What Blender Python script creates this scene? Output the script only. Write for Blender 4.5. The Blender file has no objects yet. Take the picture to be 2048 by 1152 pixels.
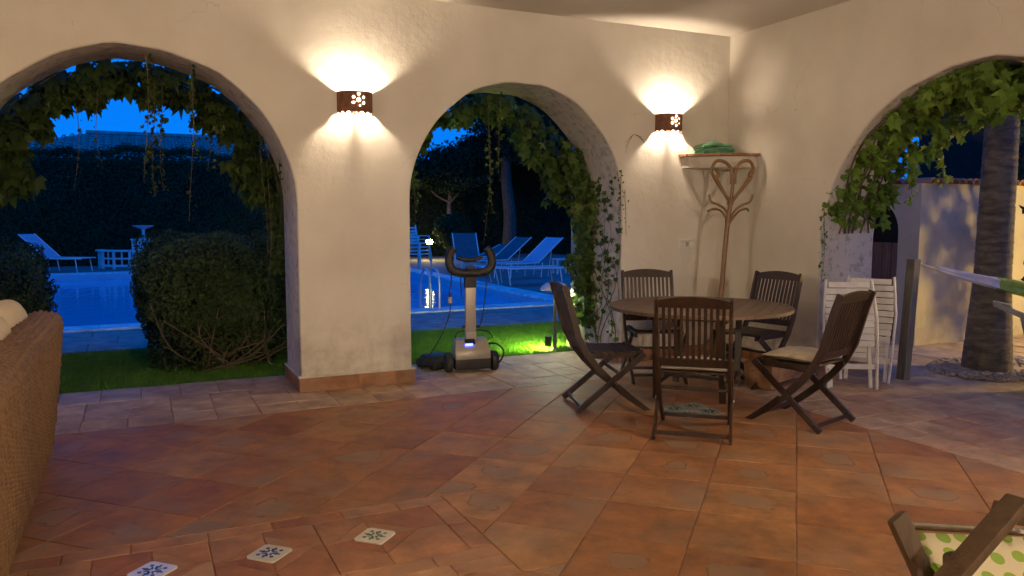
import bpy, bmesh, math, random
import numpy as np
from mathutils import Vector, Matrix
random.seed(7); rng = np.random.default_rng(7)
S = bpy.context.scene; COL = S.collection
R = math.radians; PI = math.pi
# ------------------------------------------------------------------ camera, world, exposure
cd = bpy.data.cameras.new('camera'); cam = bpy.data.objects.new('camera', cd); COL.objects.link(cam)
cam.location = (-5.721, -6.74, 1.5); cam.rotation_euler = (R(90-5.28), 0, R(-25.24))
cd.sensor_width = 36; cd.lens = 27.77; cd.clip_start = .05; cd.clip_end = 800
S.camera = cam
w = bpy.data.worlds.new('World'); S.world = w; w.use_nodes = True
nt = w.node_tree; bg = nt.nodes['Background']
tc = nt.nodes.new('ShaderNodeTexCoord'); sp = nt.nodes.new('ShaderNodeSeparateXYZ'); cr = nt.nodes.new('ShaderNodeValToRGB')
cr.color_ramp.elements[0].position = 0.0; cr.color_ramp.elements[0].color = (.002, .225, 1, 1)
cr.color_ramp.elements[1].position = .6; cr.color_ramp.elements[1].color = (.0, .15, .85, 1)
nt.links.new(tc.outputs['Generated'], sp.inputs[0]); nt.links.new(sp.outputs['Z'], cr.inputs[0]); nt.links.new(cr.outputs[0], bg.inputs[0])
bg.inputs[1].default_value = 1.0
S.view_settings.view_transform = 'Standard'; S.view_settings.look = 'None'; S.view_settings.exposure = 0.0; S.view_settings.gamma = 1
S.cycles.max_bounces = 8; S.cycles.diffuse_bounces = 5; S.cycles.glossy_bounces = 3; S.cycles.transparent_max_bounces = 6
S.cycles.sample_clamp_indirect = 4.0
WARM = (1.0, .78, .545)
BULB = 5200.0

# ------------------------------------------------------------------ helpers
class MB:
    def __init__(s): s.v = []; s.f = []
    def add(s, vs, fs):
        o = len(s.v); s.v += [tuple(p) for p in vs]; s.f += [tuple(i+o for i in f) for f in fs]; return s
    def box(s, c, d, rot=None, taper=1.0):
        hx, hy, hz = d[0]/2, d[1]/2, d[2]/2
        vs = [Vector((x*hx*(taper if z > 0 else 1), y*hy*(taper if z > 0 else 1), z*hz)) for z in (-1, 1) for y in (-1, 1) for x in (-1, 1)]
        if rot is not None: vs = [rot @ p for p in vs]
        c = Vector(c)
        return s.add([p+c for p in vs], [(0,2,3,1),(4,5,7,6),(0,1,5,4),(1,3,7,5),(3,2,6,7),(2,0,4,6)])
    def bar(s, a, b, w, h, up=(0,0,1)):
        a = Vector(a); b = Vector(b); d = (b-a); L = d.length; d.normalize(); up = Vector(up)
        x = d.cross(up)
        if x.length < 1e-4: x = d.cross(Vector((0,1,0)))
        x.normalize(); z = x.cross(d)
        m = Matrix((x, d, z)).transposed()
        return s.box((a+b)/2, (w, L, h), m)
    def tube(s, pts, r, n=6, cap=True):
        pts = [Vector(p) for p in pts]; N = len(pts); rs = (list(r)+[r[-1]]*N)[:N] if isinstance(r, (list, tuple)) else [r]*N
        prev = None; rings = []
        for i, p in enumerate(pts):
            d = (pts[min(i+1, N-1)]-pts[max(i-1, 0)]).normalized()
            if prev is None:
                u = d.cross(Vector((0,0,1)))
                if u.length < 1e-3: u = d.cross(Vector((1,0,0)))
            else: u = prev - d*prev.dot(d)
            if u.length < 1e-5: u = d.orthogonal()
            u.normalize(); prev = u; v = d.cross(u)
            rings.append([p + (u*math.cos(2*PI*k/n)+v*math.sin(2*PI*k/n))*rs[i] for k in range(n)])
        vs = [q for rg in rings for q in rg]; fs = []
        for i in range(N-1):
            for k in range(n): fs.append((i*n+k, i*n+(k+1)%n, (i+1)*n+(k+1)%n, (i+1)*n+k))
        if cap: fs.append(tuple(range(n-1, -1, -1))); fs.append(tuple((N-1)*n+k for k in range(n)))
        return s.add(vs, fs)
    def lathe(s, prof, c=(0,0,0), n=24, a0=0, a1=2*PI, rot=None):
        full = abs(a1-a0-2*PI) < 1e-4; m = n if full else n+1; c = Vector(c); vs = []
        for r, z in prof:
            for k in range(m):
                a = a0+(a1-a0)*k/n; p = Vector((r*math.cos(a), r*math.sin(a), z))
                if rot is not None: p = rot @ p
                vs.append(c+p)
        fs = []
        for i in range(len(prof)-1):
            for k in range(n):
                k2 = (k+1) % m; fs.append((i*m+k, i*m+k2, (i+1)*m+k2, (i+1)*m+k))
        return s.add(vs, fs)
    def prism(s, poly, z0, z1, inset=0.0):
        n = len(poly); cx = sum(p[0] for p in poly)/n; cy = sum(p[1] for p in poly)/n
        vs = [(x, y, z0) for x, y in poly]
        if inset > 0:
            vs += [(x, y, z1-inset) for x, y in poly]
            top = []
            for x, y in poly:
                dx, dy = x-cx, y-cy; L = math.hypot(dx, dy) or 1; q = max(0, 1-inset*1.3/L); top.append((cx+dx*q, cy+dy*q, z1))
            vs += top; lay = 3
        else: vs += [(x, y, z1) for x, y in poly]; lay = 2
        fs = [tuple(range(n-1, -1, -1)), tuple((lay-1)*n+i for i in range(n))]
        for L in range(lay-1):
            for i in range(n): fs.append((L*n+i, L*n+(i+1)%n, (L+1)*n+(i+1)%n, (L+1)*n+i))
        return s.add(vs, fs)
    def mesh(s, name, m=None, smooth=None, bevel=0):
        me = bpy.data.meshes.new(name); me.from_pydata([tuple(p) for p in s.v], [], s.f); me.update()
        if bevel:
            bm = bmesh.new(); bm.from_mesh(me)
            bmesh.ops.remove_doubles(bm, verts=bm.verts, dist=1e-5)
            ed = [e for e in bm.edges if len(e.link_faces) == 2 and e.calc_face_angle(0) > R(40)]
            bmesh.ops.bevel(bm, geom=ed, offset=bevel, segments=2, affect='EDGES', profile=.6, clamp_overlap=True)
            bmesh.ops.recalc_face_normals(bm, faces=bm.faces); bm.to_mesh(me); bm.free()
        if m: me.materials.append(m)
        if smooth:
            me.polygons.foreach_set('use_smooth', [True]*len(me.polygons)); me.set_sharp_from_angle(angle=R(smooth))
        return me
    def build(s, name, m, parent=None, smooth=None, bevel=0, world=False):
        if world and parent is not None:
            L = parent.location; s.v = [(p[0]-L[0], p[1]-L[1], p[2]-L[2]) for p in s.v]
        return link(name, s.mesh(name, m, smooth, bevel), parent)
def link(name, me, parent=None, loc=None, rot=None):
    o = bpy.data.objects.new(name, me); COL.objects.link(o)
    if parent: o.parent = parent
    if loc is not None: o.location = loc
    if rot is not None: o.rotation_euler = rot
    return o
def tag(o, label=None, cat=None, group=None, kind=None):
    for k, v in (('label', label), ('category', cat), ('group', group), ('kind', kind)):
        if v: o[k] = v
    return o
def thing(name, label, cat, loc=(0,0,0), rz=0, group=None):
    o = bpy.data.objects.new(name, None); COL.objects.link(o); o.location = loc; o.rotation_euler = (0,0,rz); o.empty_display_size = .1
    return tag(o, label, cat, group)
def struct(o): o['kind'] = 'structure'; return o
def copy_tree(o, parent=None):
    c = o.copy(); COL.objects.link(c); c.parent = parent
    for ch in list(KIDS(o)): copy_tree(ch, c)
    return c
def KIDS(o): return [x for x in COL.objects if x.parent == o]

# ------------------------------------------------------------------ materials
def NM(name):
    m = bpy.data.materials.new(name); m.use_nodes = True; return m, m.node_tree.nodes, m.node_tree.links, m.node_tree.nodes['Principled BSDF']
def mat(name, c1, c2=None, rough=.7, scale=8, bump=0, bscale=60, metal=0, detail=4, stretch=None, rnd=0.0, spec=.5, coat=0, mid=.5, bdist=.01):
    m, N, L, B = NM(name); c2 = c2 or c1
    tc = N.new('ShaderNodeTexCoord'); mp = N.new('ShaderNodeMapping'); L.new(tc.outputs['Object'], mp.inputs[0])
    if stretch: mp.inputs['Scale'].default_value = stretch
    n = N.new('ShaderNodeTexNoise'); n.inputs['Scale'].default_value = scale; n.inputs['Detail'].default_value = detail; L.new(mp.outputs[0], n.inputs[0])
    r = N.new('ShaderNodeValToRGB'); r.color_ramp.elements[0].position = mid-.17; r.color_ramp.elements[1].position = mid+.17
    r.color_ramp.elements[0].color = (*c1, 1); r.color_ramp.elements[1].color = (*c2, 1); L.new(n.outputs[0], r.inputs[0])
    out = r.outputs[0]
    if rnd:
        oi = N.new('ShaderNodeObjectInfo'); h = N.new('ShaderNodeHueSaturation'); mr = N.new('ShaderNodeMapRange')
        mr.inputs['To Min'].default_value = 1-rnd; mr.inputs['To Max'].default_value = 1+rnd
        L.new(oi.outputs['Random'], mr.inputs[0]); L.new(mr.outputs[0], h.inputs['Value']); L.new(out, h.inputs['Color']); out = h.outputs[0]
        ad = N.new('ShaderNodeVectorMath'); ad.operation = 'ADD'; cb = N.new('ShaderNodeVectorMath'); cb.operation = 'SCALE'; cb.inputs['Scale'].default_value = 37
        cx = N.new('ShaderNodeCombineXYZ'); L.new(oi.outputs['Random'], cx.inputs[0]); L.new(oi.outputs['Random'], cx.inputs[1]); L.new(cx.outputs[0], cb.inputs[0])
        L.new(mp.outputs[0], ad.inputs[0]); L.new(cb.outputs[0], ad.inputs[1]); L.new(ad.outputs[0], n.inputs[0])
    L.new(out, B.inputs['Base Color']); B.inputs['Roughness'].default_value = rough; B.inputs['Metallic'].default_value = metal
    B.inputs['Specular IOR Level'].default_value = spec
    if coat: B.inputs['Coat Weight'].default_value = coat
    if bump:
        n2 = N.new('ShaderNodeTexNoise'); n2.inputs['Scale'].default_value = bscale; n2.inputs['Detail'].default_value = 5; L.new(mp.outputs[0], n2.inputs[0])
        b = N.new('ShaderNodeBump'); b.inputs['Strength'].default_value = bump; b.inputs['Distance'].default_value = bdist; L.new(n2.outputs[0], b.inputs['Height']); L.new(b.outputs[0], B.inputs['Normal'])
    return m
def emit(name, c, s):
    m, N, L, B = NM(name); B.inputs['Base Color'].default_value = (*c, 1); B.inputs['Emission Color'].default_value = (*c, 1); B.inputs['Emission Strength'].default_value = s; return m
def leafmat(name, c1, c2, trans=.25, rnd=.25):
    m = mat(name, c1, c2, .6, 9, rnd=rnd, spec=.12 if rnd == 0 else .3)
    N = m.node_tree.nodes; L = m.node_tree.links; B = N['Principled BSDF']; t = N.new('ShaderNodeBsdfTranslucent'); mx = N.new('ShaderNodeMixShader')
    src = B.inputs['Base Color'].links[0].from_socket; L.new(src, t.inputs[0]); mx.inputs[0].default_value = trans
    L.new(B.outputs[0], mx.inputs[1]); L.new(t.outputs[0], mx.inputs[2]); L.new(mx.outputs[0], N['Material Output'].inputs[0]); return m

def plaster(name, c1, c2, rough_bump, stain=0):
    m, N, L, B = NM(name)
    tc = N.new('ShaderNodeTexCoord')
    n = N.new('ShaderNodeTexNoise'); n.inputs['Scale'].default_value = 1.3; n.inputs['Detail'].default_value = 6; L.new(tc.outputs['Object'], n.inputs[0])
    r = N.new('ShaderNodeValToRGB'); r.color_ramp.elements[0].position = .3; r.color_ramp.elements[1].position = .7
    r.color_ramp.elements[0].color = (*c1, 1); r.color_ramp.elements[1].color = (*c2, 1); L.new(n.outputs[0], r.inputs[0]); out = r.outputs[0]
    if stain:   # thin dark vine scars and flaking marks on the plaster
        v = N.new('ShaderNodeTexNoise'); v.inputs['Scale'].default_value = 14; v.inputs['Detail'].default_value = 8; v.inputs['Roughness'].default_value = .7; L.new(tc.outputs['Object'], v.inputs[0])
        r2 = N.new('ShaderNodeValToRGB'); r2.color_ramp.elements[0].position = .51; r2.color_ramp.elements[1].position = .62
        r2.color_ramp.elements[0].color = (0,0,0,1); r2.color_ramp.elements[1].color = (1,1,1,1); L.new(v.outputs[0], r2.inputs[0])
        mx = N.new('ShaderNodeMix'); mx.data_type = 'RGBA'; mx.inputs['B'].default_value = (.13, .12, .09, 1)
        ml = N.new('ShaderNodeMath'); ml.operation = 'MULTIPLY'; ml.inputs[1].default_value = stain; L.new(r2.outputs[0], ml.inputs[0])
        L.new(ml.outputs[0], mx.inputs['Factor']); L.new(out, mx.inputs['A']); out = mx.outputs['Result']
    # scuffed dirt along the foot of the wall and a few hairline cracks
    sz = N.new('ShaderNodeSeparateXYZ'); L.new(tc.outputs['Object'], sz.inputs[0]); zr = N.new('ShaderNodeMapRange'); zr.inputs['From Min'].default_value = .75; zr.inputs['From Max'].default_value = .08; L.new(sz.outputs['Z'], zr.inputs[0])
    dn = N.new('ShaderNodeTexNoise'); dn.inputs['Scale'].default_value = 7; dn.inputs['Detail'].default_value = 8; dn.inputs['Roughness'].default_value = .7; L.new(tc.outputs['Object'], dn.inputs[0])
    dr = N.new('ShaderNodeMapRange'); dr.inputs['From Min'].default_value = .42; dr.inputs['From Max'].default_value = .75; L.new(dn.outputs[0], dr.inputs[0])
    dm = N.new('ShaderNodeMath'); dm.operation = 'MULTIPLY'; L.new(zr.outputs[0], dm.inputs[0]); L.new(dr.outputs[0], dm.inputs[1])
    vo = N.new('ShaderNodeTexVoronoi'); vo.feature = 'DISTANCE_TO_EDGE'; vo.inputs['Scale'].default_value = .85
    wn = N.new('ShaderNodeTexNoise'); wn.inputs['Scale'].default_value = 3; wn.inputs['Detail'].default_value = 6; L.new(tc.outputs['Object'], wn.inputs[0]); wa = N.new('ShaderNodeVectorMath'); wa.operation = 'MULTIPLY_ADD'; wa.inputs[1].default_value = (.5,.5,.5); L.new(wn.outputs['Color'], wa.inputs[0]); L.new(tc.outputs['Object'], wa.inputs[2]); L.new(wa.outputs[0], vo.inputs[0])
    ck = N.new('ShaderNodeMapRange'); ck.inputs['From Min'].default_value = .0045; ck.inputs['From Max'].default_value = 0; ck.inputs['To Max'].default_value = .35; L.new(vo.outputs['Distance'], ck.inputs[0])
    cm = N.new('ShaderNodeMath'); cm.operation = 'GREATER_THAN'; cm.inputs[1].default_value = .56; L.new(n.outputs[0], cm.inputs[0]); cq = N.new('ShaderNodeMath'); cq.operation = 'MULTIPLY'; L.new(ck.outputs[0], cq.inputs[0]); L.new(cm.outputs[0], cq.inputs[1])
    sm_ = N.new('ShaderNodeMath'); sm_.operation = 'MAXIMUM'; L.new(dm.outputs[0], sm_.inputs[0]); L.new(cq.outputs[0], sm_.inputs[1]); s2_ = N.new('ShaderNodeMath'); s2_.operation = 'MULTIPLY'; s2_.inputs[1].default_value = .8; L.new(sm_.outputs[0], s2_.inputs[0])
    mxd = N.new('ShaderNodeMix'); mxd.data_type = 'RGBA'; mxd.inputs['B'].default_value = (.30,.24,.18,1); L.new(s2_.outputs[0], mxd.inputs['Factor']); L.new(out, mxd.inputs['A']); out = mxd.outputs['Result']
    L.new(out, B.inputs['Base Color']); B.inputs['Roughness'].default_value = .9; B.inputs['Specular IOR Level'].default_value = .2
    a = N.new('ShaderNodeTexNoise'); a.inputs['Scale'].default_value = 5; a.inputs['Detail'].default_value = 8; a.inputs['Roughness'].default_value = .55; L.new(tc.outputs['Object'], a.inputs[0])
    b = N.new('ShaderNodeBump'); b.inputs['Strength'].default_value = rough_bump; b.inputs['Distance'].default_value = .03; L.new(a.outputs[0], b.inputs['Height'])
    a2 = N.new('ShaderNodeTexNoise'); a2.inputs['Scale'].default_value = 45; a2.inputs['Detail'].default_value = 4; L.new(tc.outputs['Object'], a2.inputs[0])
    b2 = N.new('ShaderNodeBump'); b2.inputs['Strength'].default_value = rough_bump*.6; b2.inputs['Distance'].default_value = .006; L.new(a2.outputs[0], b2.inputs['Height']); L.new(b.outputs[0], b2.inputs['Normal'])
    L.new(b2.outputs[0], B.inputs['Normal']); return m

def tilemat(name, cols, patch=.0, patchcol=(.2,.19,.16), rough=.55):
    """fired clay tile: colour per tile, mottling, an optional worn pale patch in the middle of some tiles"""
    m, N, L, B = NM(name)
    tc = N.new('ShaderNodeTexCoord'); oi = N.new('ShaderNodeObjectInfo')
    of = N.new('ShaderNodeVectorMath'); of.operation = 'MULTIPLY_ADD'; of.inputs[1].default_value = (1,1,1)
    cx = N.new('ShaderNodeCombineXYZ'); mu = N.new('ShaderNodeMath'); mu.operation = 'MULTIPLY'; mu.inputs[1].default_value = 61
    L.new(oi.outputs['Random'], mu.inputs[0]); L.new(mu.outputs[0], cx.inputs[0]); L.new(mu.outputs[0], cx.inputs[2]); L.new(tc.outputs['Object'], of.inputs[0]); L.new(cx.outputs[0], of.inputs[2])
    r = N.new('ShaderNodeValToRGB'); e = r.color_ramp.elements
    e[0].position = 0; e[0].color = (*cols[0], 1); e[1].position = 1; e[1].color = (*cols[-1], 1)
    for i, c in enumerate(cols[1:-1]): x = e.new((i+1)/(len(cols)-1)); x.color = (*c, 1)
    L.new(oi.outputs['Random'], r.inputs[0])
    n = N.new('ShaderNodeTexNoise'); n.inputs['Scale'].default_value = 5; n.inputs['Detail'].default_value = 7; n.inputs['Roughness'].default_value = .65; L.new(of.outputs[0], n.inputs[0])
    mr = N.new('ShaderNodeMapRange'); mr.inputs['From Min'].default_value = .3; mr.inputs['From Max'].default_value = .7; mr.inputs['To Min'].default_value = .50; mr.inputs['To Max'].default_value = 1.30; L.new(n.outputs[0], mr.inputs[0])
    h = N.new('ShaderNodeHueSaturation'); L.new(mr.outputs[0], h.inputs['Value']); L.new(r.outputs[0], h.inputs['Color']); out = h.outputs[0]
    # greyish wax / lime bloom
    n3 = N.new('ShaderNodeTexNoise'); n3.inputs['Scale'].default_value = 2.2; n3.inputs['Detail'].default_value = 5; L.new(of.outputs[0], n3.inputs[0])
    r3 = N.new('ShaderNodeValToRGB'); r3.color_ramp.elements[0].position = .5; r3.color_ramp.elements[1].position = .75; L.new(n3.outputs[0], r3.inputs[0])
    m3 = N.new('ShaderNodeMath'); m3.operation = 'MULTIPLY'; m3.inputs[1].default_value = .60; L.new(r3.outputs[0], m3.inputs[0])
    mx = N.new('ShaderNodeMix'); mx.data_type = 'RGBA'; mx.inputs['B'].default_value = (*[c*1.1 for c in patchcol], 1); L.new(m3.outputs[0], mx.inputs['Factor']); L.new(out, mx.inputs['A']); out = mx.outputs['Result']
    if patch:
        sx = N.new('ShaderNodeSeparateXYZ')
        nn = N.new('ShaderNodeTexNoise'); nn.inputs['Scale'].default_value = 6; L.new(of.outputs[0], nn.inputs[0])
        vm = N.new('ShaderNodeVectorMath'); vm.operation = 'MULTIPLY_ADD'; vm.inputs[1].default_value = (.17,.17,0); L.new(nn.outputs['Color'], vm.inputs[0])
        sb = N.new('ShaderNodeVectorMath'); sb.operation = 'SUBTRACT'; sb.inputs[1].default_value = (.085,.085,0); L.new(tc.outputs['Object'], sb.inputs[0]); L.new(sb.outputs[0], vm.inputs[2]); L.new(vm.outputs[0], sx.inputs[0])
        def M(op, a, b=None):
            q = N.new('ShaderNodeMath'); q.operation = op
            for i, t in enumerate((a, b)):
                if t is None: continue
                if isinstance(t, (int, float)): q.inputs[i].default_value = t
                else: L.new(t, q.inputs[i])
            return q.outputs[0]
        d = M('POWER', M('ADD', M('POWER', M('ABSOLUTE', sx.outputs[0]), 4), M('POWER', M('ABSOLUTE', sx.outputs[1]), 4)), .25)
        sz = M('ADD', .07, M('MULTIPLY', M('FRACT', M('MULTIPLY', oi.outputs['Random'], 47.3)), .055)); mrp = N.new('ShaderNodeMapRange'); mrp.inputs['From Min'].default_value = .012; mrp.inputs['From Max'].default_value = -.012; L.new(M('SUBTRACT', d, sz), mrp.inputs[0]); inside = mrp.outputs[0]; mre = N.new('ShaderNodeMapRange'); mre.inputs['From Min'].default_value = .011; mre.inputs['From Max'].default_value = 0; L.new(M('ABSOLUTE', M('SUBTRACT', d, sz)), mre.inputs[0]); edge = M('MULTIPLY', M('MULTIPLY', mre.outputs[0], .55), M('GREATER_THAN', n.outputs[0], .5))
        has = M('LESS_THAN', M('FRACT', M('MULTIPLY', oi.outputs['Random'], 13.7)), patch)
        f1 = M('MULTIPLY', M('MULTIPLY', inside, has), .55); f2 = M('MULTIPLY', edge, has)
        x1 = N.new('ShaderNodeMix'); x1.data_type = 'RGBA'; x1.inputs['B'].default_value = (*patchcol, 1); L.new(f1, x1.inputs['Factor']); L.new(out, x1.inputs['A'])
        x2 = N.new('ShaderNodeMix'); x2.data_type = 'RGBA'; x2.inputs['B'].default_value = (.07,.045,.03,1); L.new(f2, x2.inputs['Factor']); L.new(x1.outputs['Result'], x2.inputs['A']); out = x2.outputs['Result']
    L.new(out, B.inputs['Base Color'])
    rr = N.new('ShaderNodeMapRange'); rr.inputs['To Min'].default_value = rough-.1; rr.inputs['To Max'].default_value = rough+.2; L.new(n.outputs[0], rr.inputs[0]); L.new(rr.outputs[0], B.inputs['Roughness'])
    B.inputs['Specular IOR Level'].default_value = .38
    n2 = N.new('ShaderNodeTexNoise'); n2.inputs['Scale'].default_value = 14; n2.inputs['Detail'].default_value = 6; L.new(of.outputs[0], n2.inputs[0])
    b = N.new('ShaderNodeBump'); b.inputs['Strength'].default_value = .45; b.inputs['Distance'].default_value = .008; L.new(n2.outputs[0], b.inputs['Height']); L.new(b.outputs[0], B.inputs['Normal'])
    return m
def wicker(name, c1, c2):
    m, N, L, B = NM(name); tc = N.new('ShaderNodeTexCoord')
    def wave(scale, d, dist):
        q = N.new('ShaderNodeTexWave'); q.bands_direction = d; q.inputs['Scale'].default_value = scale; q.inputs['Distortion'].default_value = dist; q.inputs['Detail'].default_value = 3; q.inputs['Detail Scale'].default_value = 3; L.new(tc.outputs['Object'], q.inputs[0]); return q
    a = wave(26, 'Z', 3.0); b = wave(22, 'DIAGONAL', 4.0)
    ml = N.new('ShaderNodeMath'); ml.operation = 'MULTIPLY'; L.new(a.outputs['Fac'], ml.inputs[0]); L.new(b.outputs['Fac'], ml.inputs[1])
    r = N.new('ShaderNodeValToRGB'); r.color_ramp.elements[0].color = (*c1, 1); r.color_ramp.elements[1].color = (*c2, 1); r.color_ramp.elements[1].position = .6; L.new(ml.outputs[0], r.inputs[0]); L.new(r.outputs[0], B.inputs['Base Color'])
    bp = N.new('ShaderNodeBump'); bp.inputs['Strength'].default_value = 1; bp.inputs['Distance'].default_value = .012; L.new(ml.outputs[0], bp.inputs['Height']); L.new(bp.outputs[0], B.inputs['Normal']); B.inputs['Roughness'].default_value = .65
    return m

M_wall = plaster('white_plaster', (.62,.585,.52), (.76,.73,.68), .38)
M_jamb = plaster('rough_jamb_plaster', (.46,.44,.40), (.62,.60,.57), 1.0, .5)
M_ceil = plaster('ceiling_plaster', (.64,.61,.56), (.70,.67,.62), .15)
M_out = plaster('outdoor_render', (.32,.31,.25), (.46,.445,.37), .6)
M_terra = tilemat('terracotta', [(.34,.15,.056),(.39,.195,.080),(.30,.12,.045),(.41,.225,.10),(.36,.155,.058),(.31,.135,.055),(.38,.175,.066)], patch=.30, patchcol=(.27,.205,.145), rough=.55)
M_plank = tilemat('terracotta_plank', [(.31,.11,.05),(.42,.22,.11),(.35,.15,.07),(.43,.25,.14)], patchcol=(.34,.235,.15))
M_pale = tilemat('pale_clay', [(.44,.30,.20),(.50,.35,.235),(.40,.26,.175),(.47,.33,.23)], patchcol=(.46,.38,.30), rough=.6)
M_mix = tilemat('mixed_clay', [(.40,.24,.16),(.46,.33,.23),(.36,.19,.13),(.42,.31,.24)], patchcol=(.40,.33,.28), rough=.6)
M_slab = tilemat('patio_slab', [(.40,.31,.22),(.45,.36,.26),(.38,.27,.18)], patchcol=(.36,.32,.26), rough=.75)
M_deck = tilemat('pool_paving', [(.25,.245,.23),(.29,.28,.26),(.235,.235,.22)], patchcol=(.27,.27,.25), rough=.8)
M_grout = mat('grout', (.26,.13,.075), (.34,.19,.12), .9, 20, .5, 60)
M_skirt = tilemat('skirting_clay', [(.30,.14,.07),(.36,.18,.095),(.27,.12,.06)], patchcol=(.36,.25,.17))
M_teak = mat('dark_teak', (.015,.008,.0055), (.038,.018,.011), .42, 6, .25, 40, stretch=(6,6,1), rnd=.2)
M_ttop = mat('weathered_teak_top', (.115,.070,.045), (.18,.115,.075), .5, 5, .2, 30, stretch=(8,1,1), rnd=.15)
M_cush = mat('cream_cushion', (.50,.44,.33), (.60,.54,.42), .9, 20, .3, 300)
M_sofac = mat('sofa_cushion', (.66,.58,.45), (.74,.66,.52), .9, 9, .35, 200)
M_wick = mat('wicker_strands', (.13,.075,.035), (.235,.14,.066), .6, 30, .3, 120, stretch=(1,3,1))
M_rattan = mat('rattan', (.17,.095,.042), (.27,.16,.075), .45, 8, .2, 30)
M_sconce = mat('rust_iron', (.12,.05,.028), (.20,.085,.045), .7, 20, .4, 60)
M_bulb = emit('bulb_glow', WARM, BULB); M_bulb_fill = emit('fill_bulb_glow', WARM, 118000.0)  # second bulb is boosted for the added fill lamps
M_white = mat('white_plastic', (.72,.72,.70), (.80,.80,.78), .4, 4)
M_wwood = mat('white_painted_wood', (.62,.62,.62), (.74,.74,.73), .5, 12, .2, 40)
M_black = mat('black_plastic', (.009,.009,.010), (.018,.018,.019), .55, 8)
M_rubber = mat('black_rubber', (.015,.015,.015), (.03,.03,.03), .75, 30, .3, 80)
M_silver = mat('silver_plastic', (.36,.33,.29), (.42,.39,.345), .35, 6, metal=.25)
M_alu = mat('aluminium', (.55,.56,.58), (.65,.66,.68), .35, 6, metal=.6)
M_led = emit('blue_led', (.05,.08,1.0), 14)
M_sling = mat('sling_fabric', (.33,.42,.52), (.42,.50,.60), .8, 10)
M_slingd = mat('teal_sling', (.03,.10,.12), (.045,.13,.15), .8, 10)
M_towel = mat('green_towel', (.06,.27,.15), (.22,.46,.30), .95, 18, .6, 200, stretch=(1,1,9))
M_glossw = mat('white_stone', (.66,.67,.67), (.72,.73,.73), .6, 10, .2, 30)
M_majo = mat('majolica_white', (.70,.68,.60), (.78,.76,.68), .15, 8, coat=.4)
M_majg = mat('worn_green_glaze', (.20,.23,.19), (.30,.32,.27), .4, 14); M_mblue = mat('majolica_blue', (.03,.08,.28), (.05,.12,.36), .2, 8); M_mgreen = mat('majolica_green', (.05,.13,.12), (.08,.18,.15), .2, 8)
M_post = mat('grey_timber', (.085,.080,.078), (.13,.125,.12), .8, 6, .4, 40, stretch=(8,8,1))
M_bark = mat('palm_bark', (.060,.055,.05), (.145,.13,.10), .95, 7, .8, 30, stretch=(1,1,3))
M_trunk = mat('tree_bark', (.06,.045,.035), (.13,.10,.075), .9, 7, .8, 22, stretch=(3,3,1))
M_twig = mat('bare_twig', (.07,.05,.03), (.14,.10,.06), .8, 10)
M_vstem = mat('vine_stem', (.06,.05,.03), (.13,.11,.06), .8, 10)
M_vine = leafmat('shaded_vine_leaf', (.034,.066,.013), (.062,.108,.020), .3, .45); M_vinel = leafmat('lit_vine_leaf', (.070,.135,.020), (.115,.20,.032), .3, .5)  # darker and brighter copies of one leaf, shade and lamplight put into the green
M_vtip = leafmat('young_vine_leaf', (.13,.19,.045), (.20,.26,.06), .35, .25)
M_hedge = leafmat('hedge_leaf', (.020,.042,.018), (.04,.075,.028), .15, 0)
M_bush = leafmat('bush_leaf', (.030,.052,.020), (.055,.085,.03), .15, 0)
M_tree = leafmat('tree_leaf', (.018,.034,.016), (.034,.058,.024), .15, 0)
M_core = mat('foliage_core_shade', (.012,.012,.008), (.02,.018,.012), 1)  # near-black filler, shade inside the foliage put into the colour
M_grass = leafmat('grass_blade', (.09,.21,.025), (.15,.32,.04), .3, 0)
M_lawn = mat('lawn_soil', (.035,.07,.015), (.05,.10,.02), .95, 12, .6, 60)
M_earth = mat('garden_ground', (.045,.045,.03), (.07,.065,.045), .95, 3, .6, 20)
M_cope = tilemat('coping', [(.72,.75,.76),(.78,.80,.80),(.75,.77,.77)], patchcol=(.72,.74,.75), rough=.6)
M_basin = mat('pool_lining', (.30,.52,.60), (.36,.58,.66), .4, 6)
M_roof = mat('roof_tile', (.42,.24,.21), (.62,.42,.38), .9, 3, .3, 30, rnd=.1)
M_door = mat('brown_door_wood', (.10,.05,.025), (.17,.085,.04), .6, 5, .3, 30, stretch=(9,9,1))
M_dark = mat('opening_shade', (.01,.01,.01), None, .9)
M_stone = mat('gravel_stone', (.22,.19,.14), (.42,.37,.29), .9, 30, .3, 80, rnd=.0)
M_hamw = mat('white_hammock_cloth', (.50,.50,.54), (.64,.64,.68), .9, 10, .3, 100); M_fabric_g = mat('green_hammock_cloth', (.18,.30,.05), (.30,.42,.09), .9, 10, .3, 100)
M_pouf = mat('tan_blotched_box', (.30,.17,.085), (.15,.06,.028), .8, 7, .2, 40, mid=.56)
M_cwood = mat('walnut_frame', (.05,.029,.014), (.095,.056,.028), .55, 6, .25, 30, stretch=(5,5,1))
# water
M_water, N, L, B = NM('pool_water')
B.inputs['Roughness'].default_value = .04; B.inputs['IOR'].default_value = 1.33
n = N.new('ShaderNodeTexNoise'); n.inputs['Scale'].default_value = 2.4; n.inputs['Detail'].default_value = 4; tcw = N.new('ShaderNodeTexCoord'); L.new(tcw.outputs['Object'], n.inputs[0])
b = N.new('ShaderNodeBump'); b.inputs['Strength'].default_value = .32; b.inputs['Distance'].default_value = .05; L.new(n.outputs[0], b.inputs['Height']); L.new(b.outputs[0], B.inputs['Normal'])
B.inputs['Base Color'].default_value = (.04,.50,.72,1); B.inputs['Specular IOR Level'].default_value = .26
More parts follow.
